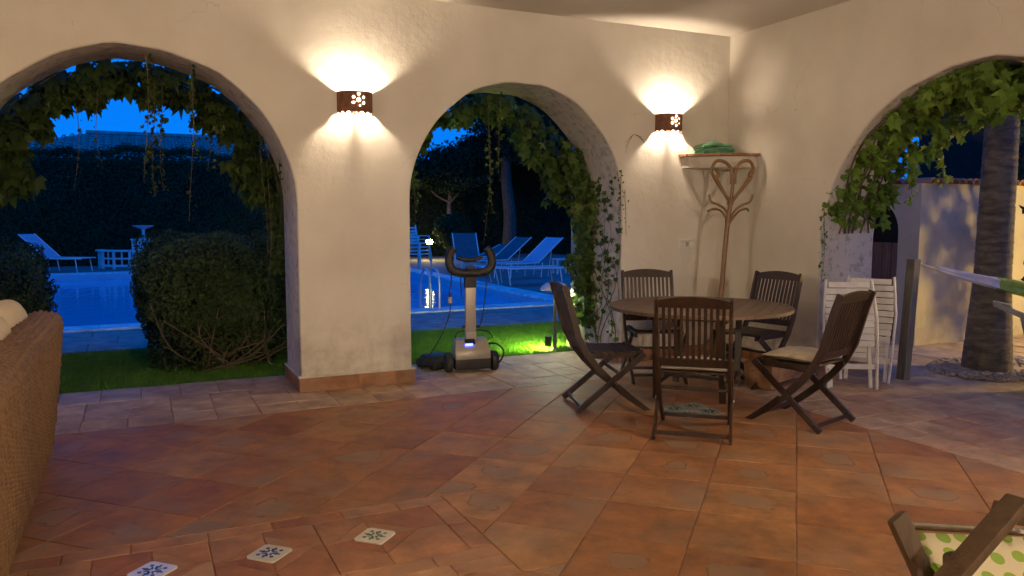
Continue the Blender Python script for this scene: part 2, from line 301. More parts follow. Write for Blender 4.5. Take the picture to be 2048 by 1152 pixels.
# striped hammock cloth (printed stripes)
M_stripe, N, L, B = NM('striped_hammock_cloth'); tcs = N.new('ShaderNodeTexCoord'); wv = N.new('ShaderNodeTexWave'); wv.bands_direction = 'X'; wv.inputs['Scale'].default_value = 9
rp = N.new('ShaderNodeValToRGB'); rp.color_ramp.interpolation = 'CONSTANT'; rp.color_ramp.elements[0].color = (.03,.06,.12,1); rp.color_ramp.elements[1].position = .5; rp.color_ramp.elements[1].color = (.55,.58,.60,1)
L.new(tcs.outputs['UV'], wv.inputs[0]); L.new(wv.outputs['Fac'], rp.inputs[0]); L.new(rp.outputs[0], B.inputs['Base Color']); B.inputs['Roughness'].default_value = .9
# polka dot cushion print
M_dot, N, L, B = NM('polka_dot_fabric'); tcs = N.new('ShaderNodeTexCoord'); vo = N.new('ShaderNodeTexVoronoi'); vo.inputs['Scale'].default_value = 9.5; vo.inputs['Randomness'].default_value = .25
rp = N.new('ShaderNodeValToRGB'); rp.color_ramp.interpolation = 'CONSTANT'; rp.color_ramp.elements[0].color = (.20,.32,.04,1); rp.color_ramp.elements[1].position = .30; rp.color_ramp.elements[1].color = (.56,.50,.34,1)
mpp = N.new('ShaderNodeMapping'); mpp.inputs['Scale'].default_value = (1,1,.01); mpp.inputs['Scale'].default_value = (.62,1.35,1); vo.voronoi_dimensions = '2D'; L.new(tcs.outputs['UV'], mpp.inputs[0]); L.new(mpp.outputs[0], vo.inputs[0]); L.new(vo.outputs['Distance'], rp.inputs[0]); L.new(rp.outputs[0], B.inputs['Base Color']); B.inputs['Roughness'].default_value = .9

# ------------------------------------------------------------------ ground
TH = .70; H = 3.371
mb = MB()
for x0, x1, y0, y1 in ((-120,120,16.3,250),(-120,-16.5,-60,16.3),(1.2,120,-60,16.3),(-16.5,1.2,-60,4.78)):
    mb.add([(x0,y0,-.06),(x1,y0,-.06),(x1,y1,-.06),(x0,y1,-.06)], [(0,1,2,3)])
struct(mb.build('ground', M_earth))
struct(MB().box((-4.2,1.93,-.045),(9.6,2.22,.05)).build('lawn', M_lawn))
# portico slab under the tiles
fl = struct(MB().box((-5.6,-5.1,-.055),(11.7,11.8,.10)).build('floor', M_grout))
def clip(poly, a, b, c):     # keep a*x+b*y>=c
    out = []
    for i in range(len(poly)):
        p, q = poly[i], poly[(i+1) % len(poly)]; dp = a*p[0]+b*p[1]-c; dq = a*q[0]+b*q[1]-c
        if dp >= 0: out.append(p)
        if dp*dq < 0: t = dp/(dp-dq); out.append((p[0]+(q[0]-p[0])*t, p[1]+(q[1]-p[1])*t))
    return out
def area(p): return abs(sum(p[i][0]*p[(i+1)%len(p)][1]-p[(i+1)%len(p)][0]*p[i][1] for i in range(len(p))))/2
def shrink(poly, g):
    n = len(poly); out = []
    A = sum(poly[i][0]*poly[(i+1)%n][1]-poly[(i+1)%n][0]*poly[i][1] for i in range(n))
    if A < 0: poly = poly[::-1]
    r = poly
    for i in range(n):
        p, q = poly[i], poly[(i+1)%n]; dx, dy = q[0]-p[0], q[1]-p[1]; L = math.hypot(dx, dy)
        if L < 1e-6: continue
        a, b = -dy/L, dx/L; r = clip(r, a, b, a*p[0]+b*p[1]+g)
        if len(r) < 3: return []
    return r
def tile(name, poly, m, parent, rot=0, g=.003, z=0.0, th=.022, rough=1.0):
    poly = shrink(poly, g)
    if len(poly) < 3 or area(poly) < .0012: return None
    cx = sum(p[0] for p in poly)/len(poly); cy = sum(p[1] for p in poly)/len(poly)
    c, s = math.cos(-rot), math.sin(-rot)
    loc = [((x-cx)*c-(y-cy)*s, (x-cx)*s+(y-cy)*c) for x, y in poly]
    dz = random.uniform(-.0016, .0016)*rough
    o = MB().prism(loc, -th, 0, .003).build(name, m, parent)
    o.location = (cx, cy, z+dz); o.rotation_euler = (random.uniform(-.0025,.0025)*rough, random.uniform(-.0025,.0025)*rough, rot); return o
P45 = .465; base = (-3.2, -1.65); RX, RY0, RY1 = -4.31, -2.84, -3.86
far = MB()
for i in range(-16, 17):
    for j in range(-16, 17):
        c0 = [(i, j), (i+1, j), (i+1, j+1), (i, j+1)]
        poly = [(base[0]+(u-v)*P45*.7071, base[1]+(u+v)*P45*.7071) for u, v in c0]
        cx = sum(p[0] for p in poly)/4; cy = sum(p[1] for p in poly)/4
        if not (-11 < cx < -.7 and -11 < cy < -.2): continue
        poly = clip(poly, 0, -1, .62); 
        if len(poly) > 2: poly = clip(poly, -1, 0, 1.12)
        if len(poly) < 3: continue
        near = cy > -5.6 and cx > -8.2
        parts = [poly]
        if cx < RX+.3 and min(p[1] for p in poly) < RY0 and max(p[1] for p in poly) > RY1:
            parts = []
            up = clip(poly, 0, 1, RY0); dn = clip(poly, 0, -1, -RY1); md = clip(clip(poly, 0, -1, -RY0), 0, 1, RY1) if poly else []
            if md: md = clip(md, 1, 0, RX)
            if min(p[0] for p in poly) > RX: parts = [poly]
            else: parts = [p for p in (up, dn, md) if len(p) > 2]
        for p in parts:
            if near: tile('floor_tile', p, M_terra, fl, PI/4)
            else:
                q = shrink(p, .004)
                if len(q) > 2: far.prism(q, -.02, 0)
o = far.build('floor_tiles', M_terra, fl); o['kind'] = 'stuff'
# red edge strip seen along the pale border is simply terracotta; pale border rows
def rect(x0, x1, y0, y1): return [(x0,y0),(x1,y0),(x1,y1),(x0,y1)]
x = -9.2; k = 0
while x < -.85:
    for (y0, y1) in ((-.62,-.31),(-.31,-.005),(-.005,.30)):
        j = random.uniform(-.006,.006); tile('border_tile', rect(x+j, x+.305+j, y0, y1), M_pale, fl, g=.0035)
    tile('border_tile', rect(x-.215, x+.09, .30, .80), M_pale, fl, g=.0035); x += .305; k += 1
# border and threshold on the side arch: smaller mixed tiles
y = -6.2
while y < -.63:
    for a in range(5):
        x0 = -1.12+a*.275; jj = (a % 2)*.13
        tile('border_tile', rect(x0, x0+.275, y+jj*0, y+.275), random.choice((M_mix, M_mix, M_pale)), fl, g=.004, rough=1.6)
    y += .275
for a in range(0, 4):
    x0 = -.74+a*.25
    for (y0, y1) in ((-.62,-.31),(-.31,-.005)): tile('border_tile', rect(x0, x0+.25, y0, y1), M_pale, fl, g=.0035) if x0 < -.1 else None

# inlaid strip: bricks round a row of decorated tiles
def brickrow(x0, x1, y0, y1, L0, start=0):
    x = x1+start
    while x > x0:
        l = L0*random.uniform(.85,1.15); a, b_ = max(x-l, x0), min(x, x1)
        if b_-a > .03: tile('brick', rect(a, b_, y0, y1), M_plank, fl, g=.003)
        x -= l
brickrow(-8.2, RX, -2.95, RY0, .30); brickrow(-8.2, RX, -3.66, -3.55, .36, .1); brickrow(-8.2, RX, -3.77, -3.66, .30); brickrow(-8.2, RX, RY1, -3.77, .34, .05)
yb = -2.95
while yb > -3.54: tile('brick', rect(RX-.11, RX, max(yb-.29,-3.55), yb), M_plank, fl, g=.003); yb -= .29
cy0 = -3.225; cell = .475; x0c = -4.775; hd = .106; X1 = RX-.11
deco = []
def decor(cx, cy, rot, col, half=.075, face=None, lab=None):
    t = thing('decorated_tile', lab, 'tile', (cx, cy, .002), rot, 'glazed patterned tiles set in the terracotta')
    c = .012; hh = half
    poly = [(-hh+c,-hh),(hh-c,-hh),(hh,-hh+c),(hh,hh-c),(hh-c,hh),(-hh+c,hh),(-hh,hh-c),(-hh,-hh+c)]
    MB().prism(poly, -.02, .002, .001).build('glazed_face', face or M_majo, t)
    p = MB(); z = .0024; hgt = .0012; s = half/.075
    def dia(x, y, a, b, r):
        q = [(a,0),(0,b),(-a,0),(0,-b)]; c_, s_ = math.cos(r), math.sin(r)
        p.prism([((x+u*c_-v*s_)*s, (y+u*s_+v*c_)*s) for u, v in q], z, z+hgt)
    for k in range(4):
        a = k*PI/2; dia(.05*math.cos(a+PI/4), .05*math.sin(a+PI/4), .011, .011, a); dia(.022*math.cos(a), .022*math.sin(a), .020, .007, a+PI/4)
        dia(.036*math.cos(a), .036*math.sin(a), .014, .008, a+PI/2); dia(.024*math.cos(a+PI/4), .024*math.sin(a+PI/4), .016, .005, a+PI/4)
        dia(.048*math.cos(a), .048*math.sin(a), .009, .006, a)
    p.build('painted_motif', col, t); return t
labs = ['white glazed floor tile with a green cross motif, rightmost of the row of three', 'white glazed floor tile with a blue-green motif, middle of the row of three', 'white glazed floor tile with a bright blue motif, cut by the bottom edge']
for i in range(6):
    cx = x0c-i*cell
    if i < 3: decor(cx, cy0+ (0, .012, .04)[i], PI/4, (M_mgreen, M_mblue, M_mblue)[i], lab=labs[i])
for i in range(6):
    cx = x0c-i*cell; cyy = cy0+((0, .012, .04)[i] if i < 3 else 0)
    Lx, Rx = cx-cell/2, (X1 if i == 0 else cx+cell/2); T, Bm = -2.95, -3.55; g = hd
    for sx, sy in ((1,1),(-1,1),(-1,-1),(1,-1)):
        ex = Rx if sx > 0 else Lx; ey = T if sy > 0 else Bm
        w_ = abs(ex-cx); h_ = abs(ey-cyy); k = min(w_, h_, .205)
        tile('cut_tile', [(cx, cyy+sy*g), (cx+sx*g, cyy), (cx+sx*k, cyy), (cx, cyy+sy*k)], M_plank, fl, g=.002)
        tile('cut_tile', [(cx+sx*k, cyy), (ex, cyy), (ex, ey), (cx, ey), (cx, cyy+sy*k)], M_plank, fl, g=.002)
# four decorated tiles under the round table
PL = ('far left', 'far right', 'near left', 'near right')
for a, (dx, dy) in enumerate(((0,0),(.21,0),(0,-.21),(.21,-.21))):
    decor(-2.02+dx*.9, -1.83+dy*.9, 0, M_mgreen, half=.09, face=M_majg, lab='grey-green patterned floor tile under the round table, %s of the block of four' % PL[a])

# ------------------------------------------------------------------ portico walls and ceiling
def wob(x, s): return .012*math.sin(x*7.3+s)+.008*math.sin(x*17.1+2*s)
def arcade(name, label, x0, x1, arches, tf, axis, parent_loc):
    """wall with arched openings along one axis; tf maps (s, depth, z) to world"""
    t = thing(name, label, 'wall', parent_loc)
    mb = MB(); jm = MB(); xs = [x0]
    for (c, r, sp, rv) in arches:
        xs += [c-r] + [c-r*math.cos(PI*k/40) for k in range(1, 40)] + [c+r]
    xs.append(x1)
    def top(x, pick):
        c, r, sp, rv = pick; u = max(-1, min(1, (x-c)/r)); return sp+rv*math.sqrt(max(0, 1-u*u))+wob(x, c)*.6*min(1, (1-abs(u))*12)
    zt = H+.25
    for i in range(len(xs)-1):
        a, b = xs[i], xs[i+1]; m_ = (a+b)/2; pick = None
        for A in arches:
            if abs(m_-A[0]) < A[1]: pick = A
        za = top(a, pick) if pick else -.05; zb = top(b, pick) if pick else -.05
        for d, fl_ in ((0, 0), (TH, 1)):
            q = [tf(a, d, za), tf(b, d, zb)]
            if not pick: q += [tf(b, d, A[2]+wob(b, A[0])*0) for A in arches if abs(b-(A[0]-A[1])) < 1e-6]
            q += [tf(b, d, zt), tf(a, d, zt)]
            if not pick: q += [tf(a, d, A[2]) for A in arches if abs(a-(A[0]+A[1])) < 1e-6]
            mb.add(q, [tuple(range(len(q))) if not fl_ else tuple(range(len(q)))[::-1]])
        if pick: jm.add([tf(a, 0, za), tf(b, 0, zb), tf(b, TH, zb), tf(a, TH, za)], [(0,3,2,1)])
    for A in arches:
        for s_, f in ((A[0]-A[1], 0), (A[0]+A[1], 1)):
            jm.add([tf(s_, 0, -.05), tf(s_, TH, -.05), tf(s_, TH, A[2]), tf(s_, 0, A[2])], [(0,1,2,3) if f else (3,2,1,0)])
    for e, f in ((x0, 0), (x1, 1)): mb.add([tf(e, 0, -.05), tf(e, TH, -.05), tf(e, TH, zt), tf(e, 0, zt)], [(0,1,2,3)])
    me = bpy.data.meshes.new(name); 
    n0 = len(mb.f); mb.add(jm.v, jm.f)
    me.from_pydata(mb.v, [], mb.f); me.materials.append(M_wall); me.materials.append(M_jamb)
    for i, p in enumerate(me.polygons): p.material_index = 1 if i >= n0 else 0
    bm = bmesh.new(); bm.from_mesh(me); bmesh.ops.remove_doubles(bm, verts=bm.verts, dist=1e-4); bmesh.ops.recalc_face_normals(bm, faces=bm.faces)
    ed = [e for e in bm.edges if len(e.link_faces) == 2 and e.calc_face_angle(0) > R(60) and {f.material_index for f in e.link_faces} == {0, 1}]
    bmesh.ops.bevel(bm, geom=ed, offset=.018, segments=3, affect='EDGES', profile=.5, material=0)
    bm.to_mesh(me); bm.free()
    L = t.location
    for v in me.vertices: v.co -= L
    me.polygons.foreach_set('use_smooth', [p.material_index == 1 for p in me.polygons]); me.set_sharp_from_angle(angle=R(50))
    link('plaster_wall', me, t); return t
wallA = arcade('arcade_wall', 'cream plaster arcade wall towards the pool, with two round arches and both lit wall lamps', -11.2, TH-.003, [(-5.722,1.202,1.58,1.20),(-2.430,1.110,1.62,1.11)], lambda s,d,z:(s,d,z), 'x', (-4,0,0))
wallB = arcade('arcade_wall', 'cream plaster side wall on the right with one wide vine-hung arch', -11.2, -.004, [(-2.78,1.465,1.2,1.46)], lambda s,d,z:(d,s,z), 'y', (0,-1,0))
cl = MB(); cl.box((-5.6,-5.6,H+.16),(11.2,11.19,.32))
struct(cl.build('ceiling', M_ceil))
bw = thing('rear_wall', 'plain plaster wall behind the viewer', 'wall', (-5.6,-11.3,0)); MB().box((-5.6,-11.3,1.68),(11.4,.2,3.5)).build('plaster_wall', M_wall, bw, world=True)
bw = thing('end_wall', 'plain plaster wall beyond the left edge of the view', 'wall', (-11.3,-5.6,0)); MB().box((-11.3,-5.6,1.68),(.2,11.4,3.5)).build('plaster_wall', M_wall, bw, world=True)
t = thing('garden_pillar', 'square rendered pillar just outside the middle arch, half covered by ivy', 'pillar', (-1.13,.93,-.06))
MB().box((0,0,1.4),(.34,.30,2.8)).build('shaft', M_out, t, bevel=.015, smooth=40); MB().box((0,0,.07),(.40,.36,.14)).build('base', M_out, t, bevel=.01)
# skirting
def skirt(parent, pts, h=.12, t=.022, seg=.42):
    for (a, b, nrm) in pts:
        a = Vector(a); b = Vector(b); L = (b-a).length; n = max(1, round(L/seg)); d = (b-a)/n; nv = Vector(nrm)
        for i in range(n):
            p = a+d*i; q = a+d*(i+1); mid_ = (p+q)/2+nv*(t/2+random.uniform(0,.0015))
            mb = MB(); ln = (q-p).length-.0015
            sz = (ln, t, h) if abs(d.x) > abs(d.y) else (t, ln, h)
            mb.box((0,0,0), sz); me = mb.mesh('skirting_tile', M_skirt, bevel=.002)
            o = link('skirting_tile', me, parent, Vector((mid_.x, mid_.y, h/2+.001))-parent.location)
    # plaster ledge on top
Lg = MB()
skirt(wallA, [((-4.54,-.001,0),(-3.52,-.001,0),(0,-1,0)), ((-4.522,.0,0),(-4.522,TH,0),(-1,0,0)), ((-3.54,.0,0),(-3.54,TH,0),(1,0,0)), ((-1.34,-.001,0),(-.03,-.001,0),(0,-1,0)), ((-1.322,.0,0),(-1.322,TH,0),(-1,0,0)), ((-11.1,-.001,0),(-6.9,-.001,0),(0,-1,0))])
skirt(wallB, [((-.001,-1.295,0),(-.001,-.03,0),(-1,0,0)), ((.0,-1.317,0),(TH,-1.317,0),(0,-1,0))])
for c, d in (((-4.03,-.012,.127),(1.04,.03,.016)), ((-4.532,TH/2,.127),(.028,TH,.016)), ((-3.53,TH/2,.127),(.028,TH,.016)), ((-.67,-.012,.127),(1.32,.03,.016)), ((-.012,-.66,.127),(.03,1.29,.0155))):
    Lg.box(c, d)
Lg.build('plaster_ledge', M_wall, wallA, bevel=.004, world=True)

# ------------------------------------------------------------------ wall sconces
def sconce(x, z, label, rot=0, y=0):
    t = thing('wall_sconce', label, 'wall lamp', (x, y, z), rot, 'pierced metal wall sconces')
    Rr, hh = .150, .19; holes = [(0,0)]+[(.050*math.cos(k*PI/3+PI/6), .046*math.sin(k*PI/3+PI/6)) for k in range(6)]
    nu, nv = 150, 64; mb = MB(); thk = .004; idx = {}
    def P(i, j, r):
        a = PI+PI*i/nu; sc = 0
        sc = .022*abs(math.sin(i/nu*PI*8))*max(0, 1-j/9)
        return (r*math.cos(a), r*math.sin(a), -hh/2+hh*j/nv+sc)
    vs = [P(i, j, Rr) for i in range(nu+1) for j in range(nv+1)]+[P(i, j, Rr-thk) for i in range(nu+1) for j in range(nv+1)]; o2 = (nu+1)*(nv+1); fs = []
    def cut(i, j):
        s = (i+.5-nu/2)/nu*PI*Rr*1.0-.0; zz = -hh/2+hh*(j+.5)/nv
        s -= .0
        return any((s-hx)**2+(zz-.02-hz)**2 < .0118**2 for hx, hz in holes)
    for i in range(nu):
        for j in range(nv):
            if cut(i, j): continue
            a, b_, c, d = i*(nv+1)+j, (i+1)*(nv+1)+j, (i+1)*(nv+1)+j+1, i*(nv+1)+j+1
            fs.append((a, b_, c, d)); fs.append((a+o2, d+o2, c+o2, b_+o2))
            if j == 0: fs.append((a, a+o2, b_+o2, b_))
            if j == nv-1: fs.append((d, c, c+o2, d+o2))
    mb.add(vs, fs); mb.build('pierced_shade', M_sconce, t)
    q = MB(); q.box((0,-.006,-.03),(.07,.012,.09)); q.tube([(0,-.012,-.05),(0,-.12,-.05)], .007, 8); q.tube([(0,-.124,-.060),(0,-.124,.002)], .013, 12); q.build('lamp_holder', M_sconce, t)
    b2 = MB().lathe([(.0001,.018),(.010,.014),(.0155,.005),(.0155,-.004),(.009,-.014),(.0001,-.016)], (0,-.124,.020), 12); b2.build('bulb', M_bulb if y == 0 and x > -5 and x != 0 else M_bulb_fill, t, smooth=60)
    return t
sconce(-4.022, 2.435, 'pierced rusty metal wall lamp lit on the pillar between the two pool arches')
sconce(-.787, 2.425, 'pierced rusty metal wall lamp lit to the left of the corner shelf')
sconce(-3.2, 2.43, 'added unseen fill lamp, pierced metal, on the wall behind the viewer', PI, -11.2)  # this and the next three are unseen lamps added as warm room fill
sconce(-8.0, 2.43, 'second added unseen fill lamp, pierced metal, on the wall behind the viewer, beside the sofa', PI, -11.2)
sconce(-11.2, 2.43, 'added unseen fill lamp, pierced metal, on the end wall beyond the left edge of the view', PI/2, -5.0)
s5 = sconce(0, 2.43, 'added unseen fill lamp, pierced metal, on the side wall beyond the right edge of the view', -PI/2, -6.4)

# ------------------------------------------------------------------ corner shelf, towel, socket
t = thing('corner_shelf', 'plastered corner shelf with a terracotta edge under the ceiling corner', 'shelf', (0,0,1.98))
arc = lambda r1, r2, n=10: [(-r1*math.cos(PI/2*k/n), -r2*math.sin(PI/2*k/n)) for k in range(n+1)]
def sh(r1, r2): return [(-.001,-.001)]+[(-r1+.0, -.001), (-r1*.97, -r2*.22), (-r1*.62, -r2*.70), (-r1*.30, -r2*.93), (-.001, -r2)]
MB().prism([(x, y) for x, y in sh(.60,.46)], 0, .115).build('plaster_slab', M_wall, t, bevel=.01)
pts = sh(.645,.50)[1:]
MB().prism([(x, y) for x, y in sh(.60,.455)], .116, .138).build('top_slab', M_skirt, t)
for k in range(len(pts)-1):
    a = Vector((*pts[k], 0)); b = Vector((*pts[k+1], 0)); n_ = max(1, round((b-a).length/.12))
    for i in range(n_):
        p = a+(b-a)*i/n_; q = a+(b-a)*(i+1)/n_; MB().bar((p.x*.965, p.y*.965, .129), (q.x*.965, q.y*.965, .129), .045, .026).build('edge_tile', M_skirt, t, bevel=.003)
t = thing('folded_towel', 'green folded towel lying on the corner shelf', 'towel', (-.30,-.14,2.120), R(-12))
for k, (sx, sz, dx) in enumerate(((.37,.035,0),(.36,.035,.008),(.33,.04,-.012))):
    mb = MB(); n_ = 14
    prof = []
    for i in range(n_+1):
        u = i/n_; x = -sx/2+sx*u+dx; prof.append((x, .006*math.sin(u*9+k*2)))
    vs = []; z0 = .002+k*.037
    for x, wv_ in prof:
        e = min(1, (x-dx+sx/2)/.03, (sx/2-(x-dx))/.03); th = sz*(.35+.65*math.sqrt(max(0, e)))
        vs += [(x, -.10, z0+wv_*k), (x, .10, z0+wv_*k), (x, .10, z0+wv_*k+th), (x, 0, z0+wv_*k+th*1.08), (x, -.10, z0+wv_*k+th), (x, -.115, z0+wv_*k+th*.5)]
    fs = []
    for i in range(n_):
        for j in range(6): fs.append((i*6+j, (i+1)*6+j, (i+1)*6+(j+1)%6, i*6+(j+1)%6))
    fs += [(5,4,3,2,1,0), tuple(n_*6+j for j in range(6))]
    mb.add(vs, fs).build('fold', M_towel, t, smooth=50)
t = thing('socket_plate', 'cream three-gang switch and socket plate on the corner wall above a chair back', 'socket', (-.515,0,1.2))
MB().box((0,-.006,0),(.20,.012,.095)).build('plate', M_glossw, t, bevel=.003)
for k in (-1,0,1): MB().box((k*.042,-.014,-.004),(.036,.006,.046)).build('rocker' if k else 'socket', M_white if k else M_silver, t, bevel=.001)
MB().box((0,-.014,.037),(.16,.008,.012)).build('top_trim', M_white, t, bevel=.002)

# ------------------------------------------------------------------ coat rack
t = thing('coat_rack', 'bentwood rattan coat stand leaning in the corner under the shelf', 'coat stand', (-.565,-.62,0))
def bz(p, n=22):
    out = []; p = [Vector(q) for q in p]
    for i in range(len(p)-1):
        a = p[max(i-1,0)]; b_ = p[i]; c = p[i+1]; d = p[min(i+2,len(p)-1)]
        for k in range(n//(len(p)-1)+1):
            u = k/(n//(len(p)-1)+1); out.append(.5*((2*b_)+(c-a)*u+(2*a-5*b_+4*c-d)*u*u+(3*b_-a-3*c+d)*u**3))
    out.append(p[-1]); return out
MB().tube(bz([(-.08,0,0),(0,0,.7),(.05,0,1.30),(.10,0,1.66)]), [.024]*20+[.022]*8, 9).build('pole', M_rattan, t, smooth=60)
MB().tube(bz([(.10,0,1.60),(.105,.0,1.70),(.13,0,1.92)]), .017, 8).build('spire', M_rattan, t, smooth=60)
for k in range(4):
    a = k*PI/2+R(-20)
    MB().tube(bz([(-.05+.0*k,0,.34),(-.06+.10*math.cos(a),.10*math.sin(a),.22),(-.08+.2*math.cos(a),.2*math.sin(a),.03),(-.08+.26*math.cos(a),.26*math.sin(a),.012)]), .013, 7).build('foot', M_rattan, t, smooth=60)
u = Vector((math.cos(R(-25)), math.sin(R(-25)), 0)); v = Vector((-u.y, u.x, 0))
for s in (1, -1):
    for off, dv in ((0, .012), (.0, -.014)):
        pts = [(.10,0,1.62),(.10+s*u.x*.06,s*u.y*.06,1.70),(.11+s*u.x*.17,s*u.y*.17+dv,1.86),(.12+s*u.x*.205,s*u.y*.205+dv,1.94),(.12+s*u.x*.16,s*u.y*.16+dv,2.025),(.12+s*u.x*.07,s*u.y*.07+dv,2.01),(.12+s*u.x*.02,s*u.y*.02,1.93),(.12+s*u.x*.015,s*u.y*.015,1.80)]
        if off == 0 and dv < 0: pts = pts[:3]+[(.115+s*u.x*.15,s*u.y*.15+dv,1.89),(.12+s*u.x*.175,s*u.y*.175+dv,1.94)]
        MB().tube(bz(pts, 40), .0165, 8).build('loop' if dv > 0 else 'inner_hook', M_rattan, t, smooth=60)
    MB().tube(bz([(.085,0,1.45),(.095+s*u.x*.05,s*u.y*.05,1.55),(.095+s*u.x*.12,s*u.y*.12,1.60),(.095+s*u.x*.19,s*u.y*.19,1.63),(.095+s*u.x*.215,s*u.y*.215,1.70)]), .012, 7).build('hook', M_rattan, t, smooth=60)
    MB().tube(bz([(.08,0,1.42),(.09+s*u.x*.08,s*u.y*.08,1.53),(.095+s*u.x*.17+s*v.x*.05,s*u.y*.17+s*v.y*.05,1.56),(.095+s*u.x*.2+v.x*.08,s*u.y*.2+v.y*.08,1.54)]), .011, 7).build('hook', M_rattan, t, smooth=60)
for z in (1.44, 1.62): MB().tube([(.05+(z-1.3)*.13,0,z-.02),(.052+(z-1.3)*.13,0,z+.02)], .030, 12).build('binding', M_rattan, t, smooth=60)

# ------------------------------------------------------------------ folding teak chair
def make_chair(label, loc, facing, group='slatted wooden folding chairs round the table'):
    t = thing('folding_chair', label, 'chair', (*loc, 0), math.atan2(facing[1], facing[0])-PI/2, group)
    prof = [(.29,0),(.13,.115),(.0,.225),(-.11,.335),(-.20,.45),(-.265,.58),(-.302,.72),(-.338,.85),(-.378,.968)]
    def stile(x, w=.052, th=.024):
        mb = MB(); vs = []
        for i, (y, z) in enumerate(prof):
            a = prof[max(i-1,0)]; b_ = prof[min(i+1,len(prof)-1)]; dy, dz = b_[0]-a[0], b_[1]-a[1]; L = math.hypot(dy, dz); nx, nz = dz/L, -dy/L; hw = w/2
            if i == 0: c1, c2 = (y-hw*1.35, 0), (y+hw*1.0, 0)
            else: c1, c2 = (y-nx*hw, z-nz*hw), (y+nx*hw, z+nz*hw)
            for sx in (-1, 1): vs.append((x+sx*th/2, c1[0], c1[1])); vs.append((x+sx*th/2, c2[0], c2[1]))
        fs = []
        for i in range(len(prof)-1):
            o = i*4; fs += [(o, o+1, o+5, o+4), (o+2, o+6, o+7, o+3), (o, o+4, o+6, o+2), (o+1, o+3, o+7, o+5)]
        e = (len(prof)-1)*4; fs += [(0,2,3,1), (e, e+1, e+3, e+2)]
        return mb.add(vs, fs)
    for s in (-1, 1):
        stile(s*.235).build('back_stile', M_teak, t, bevel=.004)
        MB().bar((s*.248, .25, .447), (s*.248, -.275, .010), .046, .022, (1,0,0)).build('rear_leg', M_teak, t, bevel=.004)
        MB().bar((s*.205, .235, .428), (s*.205, -.21, .428), .022, .036).build('seat_rail', M_teak, t, bevel=.003)
        MB().lathe([(.010,-.02),(.010,.02)], (s*.249,.03,.225), 8, rot=Matrix.Rotation(PI/2,3,'Y')).build('pivot', M_alu, t)
    def yb(z):
        for i in range(len(prof)-1):
            if prof[i][1] <= z <= prof[i+1][1]:
                u = (z-prof[i][1])/(prof[i+1][1]-prof[i][1]); return prof[i][0]+(prof[i+1][0]-prof[i][0])*u
        return prof[-1][0]
    # crest rail: arched top edge
    mb = MB(); n = 10; vs = []
    for i in range(n+1):
        x = -.223+.446*i/n; k = .028*(1-(2*i/n-1)**2); z1, z2 = .905, .955+k
        vs += [(x, yb(z1)-.011, z1), (x, yb(z1)+.011, z1), (x, yb(.96)-.011-(z2-.955)*.4, z2), (x, yb(.96)+.011-(z2-.955)*.4, z2)]
    fs = [(0,1,3,2), (n*4, n*4+2, n*4+3, n*4+1)]
    for i in range(n):
        o = i*4; fs += [(o, o+4, o+5, o+1), (o+2, o+3, o+7, o+6), (o, o+2, o+6, o+4), (o+1, o+5, o+7, o+3)]
    mb.add(vs, fs).build('crest_rail', M_teak, t, bevel=.003)
    MB().bar((-.222, yb(.53), .53), (.222, yb(.53), .53), .02, .058, (0,-.35,1)).build('lower_back_rail', M_teak, t, bevel=.003)
    sl = None
    for k in range(11):
        x = -.19+.38*k/10
        if sl is None:
            mb = MB(); zz = [.555,.66,.78,.906]; vs = []
            for z in zz: vs += [(-.0105, yb(z)-.006, z), (.0105, yb(z)-.006, z), (.0105, yb(z)+.006, z), (-.0105, yb(z)+.006, z)]
            fs = []
            for i in range(3):
                for j in range(4): fs.append((i*4+j, i*4+(j+1)%4, (i+1)*4+(j+1)%4, (i+1)*4+j))
            sl = mb.add(vs, fs).mesh('back_slat', M_teak)
        link('back_slat', sl, t, (x, 0, 0))
    ss = MB().box((0,0,0), (.436,.052,.014)).mesh('seat_slat', M_teak, bevel=.003)
    for k in range(8): link('seat_slat', ss, t, (0, .225-k*.0575, .454-.004*math.sin(k/7*PI)))
    MB().bar((-.252,-.235,.045),(.252,-.235,.045), .022, .026).build('stretcher', M_teak, t, bevel=.003)
    MB().bar((-.225,.20,.065),(.225,.20,.065), .022, .026).build('stretcher', M_teak, t, bevel=.003)
    MB().bar((-.252,.06,.29),(.252,.06,.29), .018, .022).build('stretcher', M_teak, t, bevel=.003)
    return t
C0 = make_chair('dark slatted folding chair nearest the viewer, its back turned, with a thin cushion', (-2.29,-2.42), (.66,.75))
def chair(label, loc, facing):
    c = copy_tree(C0); c['label'] = label; c.location = (*loc, 0); c.rotation_euler = (0,0,math.atan2(facing[1], facing[0])-PI/2); return c
CL = chair('dark slatted folding chair seen from the side on the left of the table, no cushion', (-2.43,-1.47), (.955,-.29))
CR = chair('dark slatted folding chair right of the table with a cream cushion, back slanting right', (-1.385,-2.51), (-.28,.96))
CBL = chair('dark slatted folding chair behind the table on the left, in front of the socket wall', (-1.46,-.77), (-.40,-.92))
CBR = chair('dark slatted folding chair behind the table on the right, leaning back against the side wall', (-.74,-1.27), (-.98,-.2))
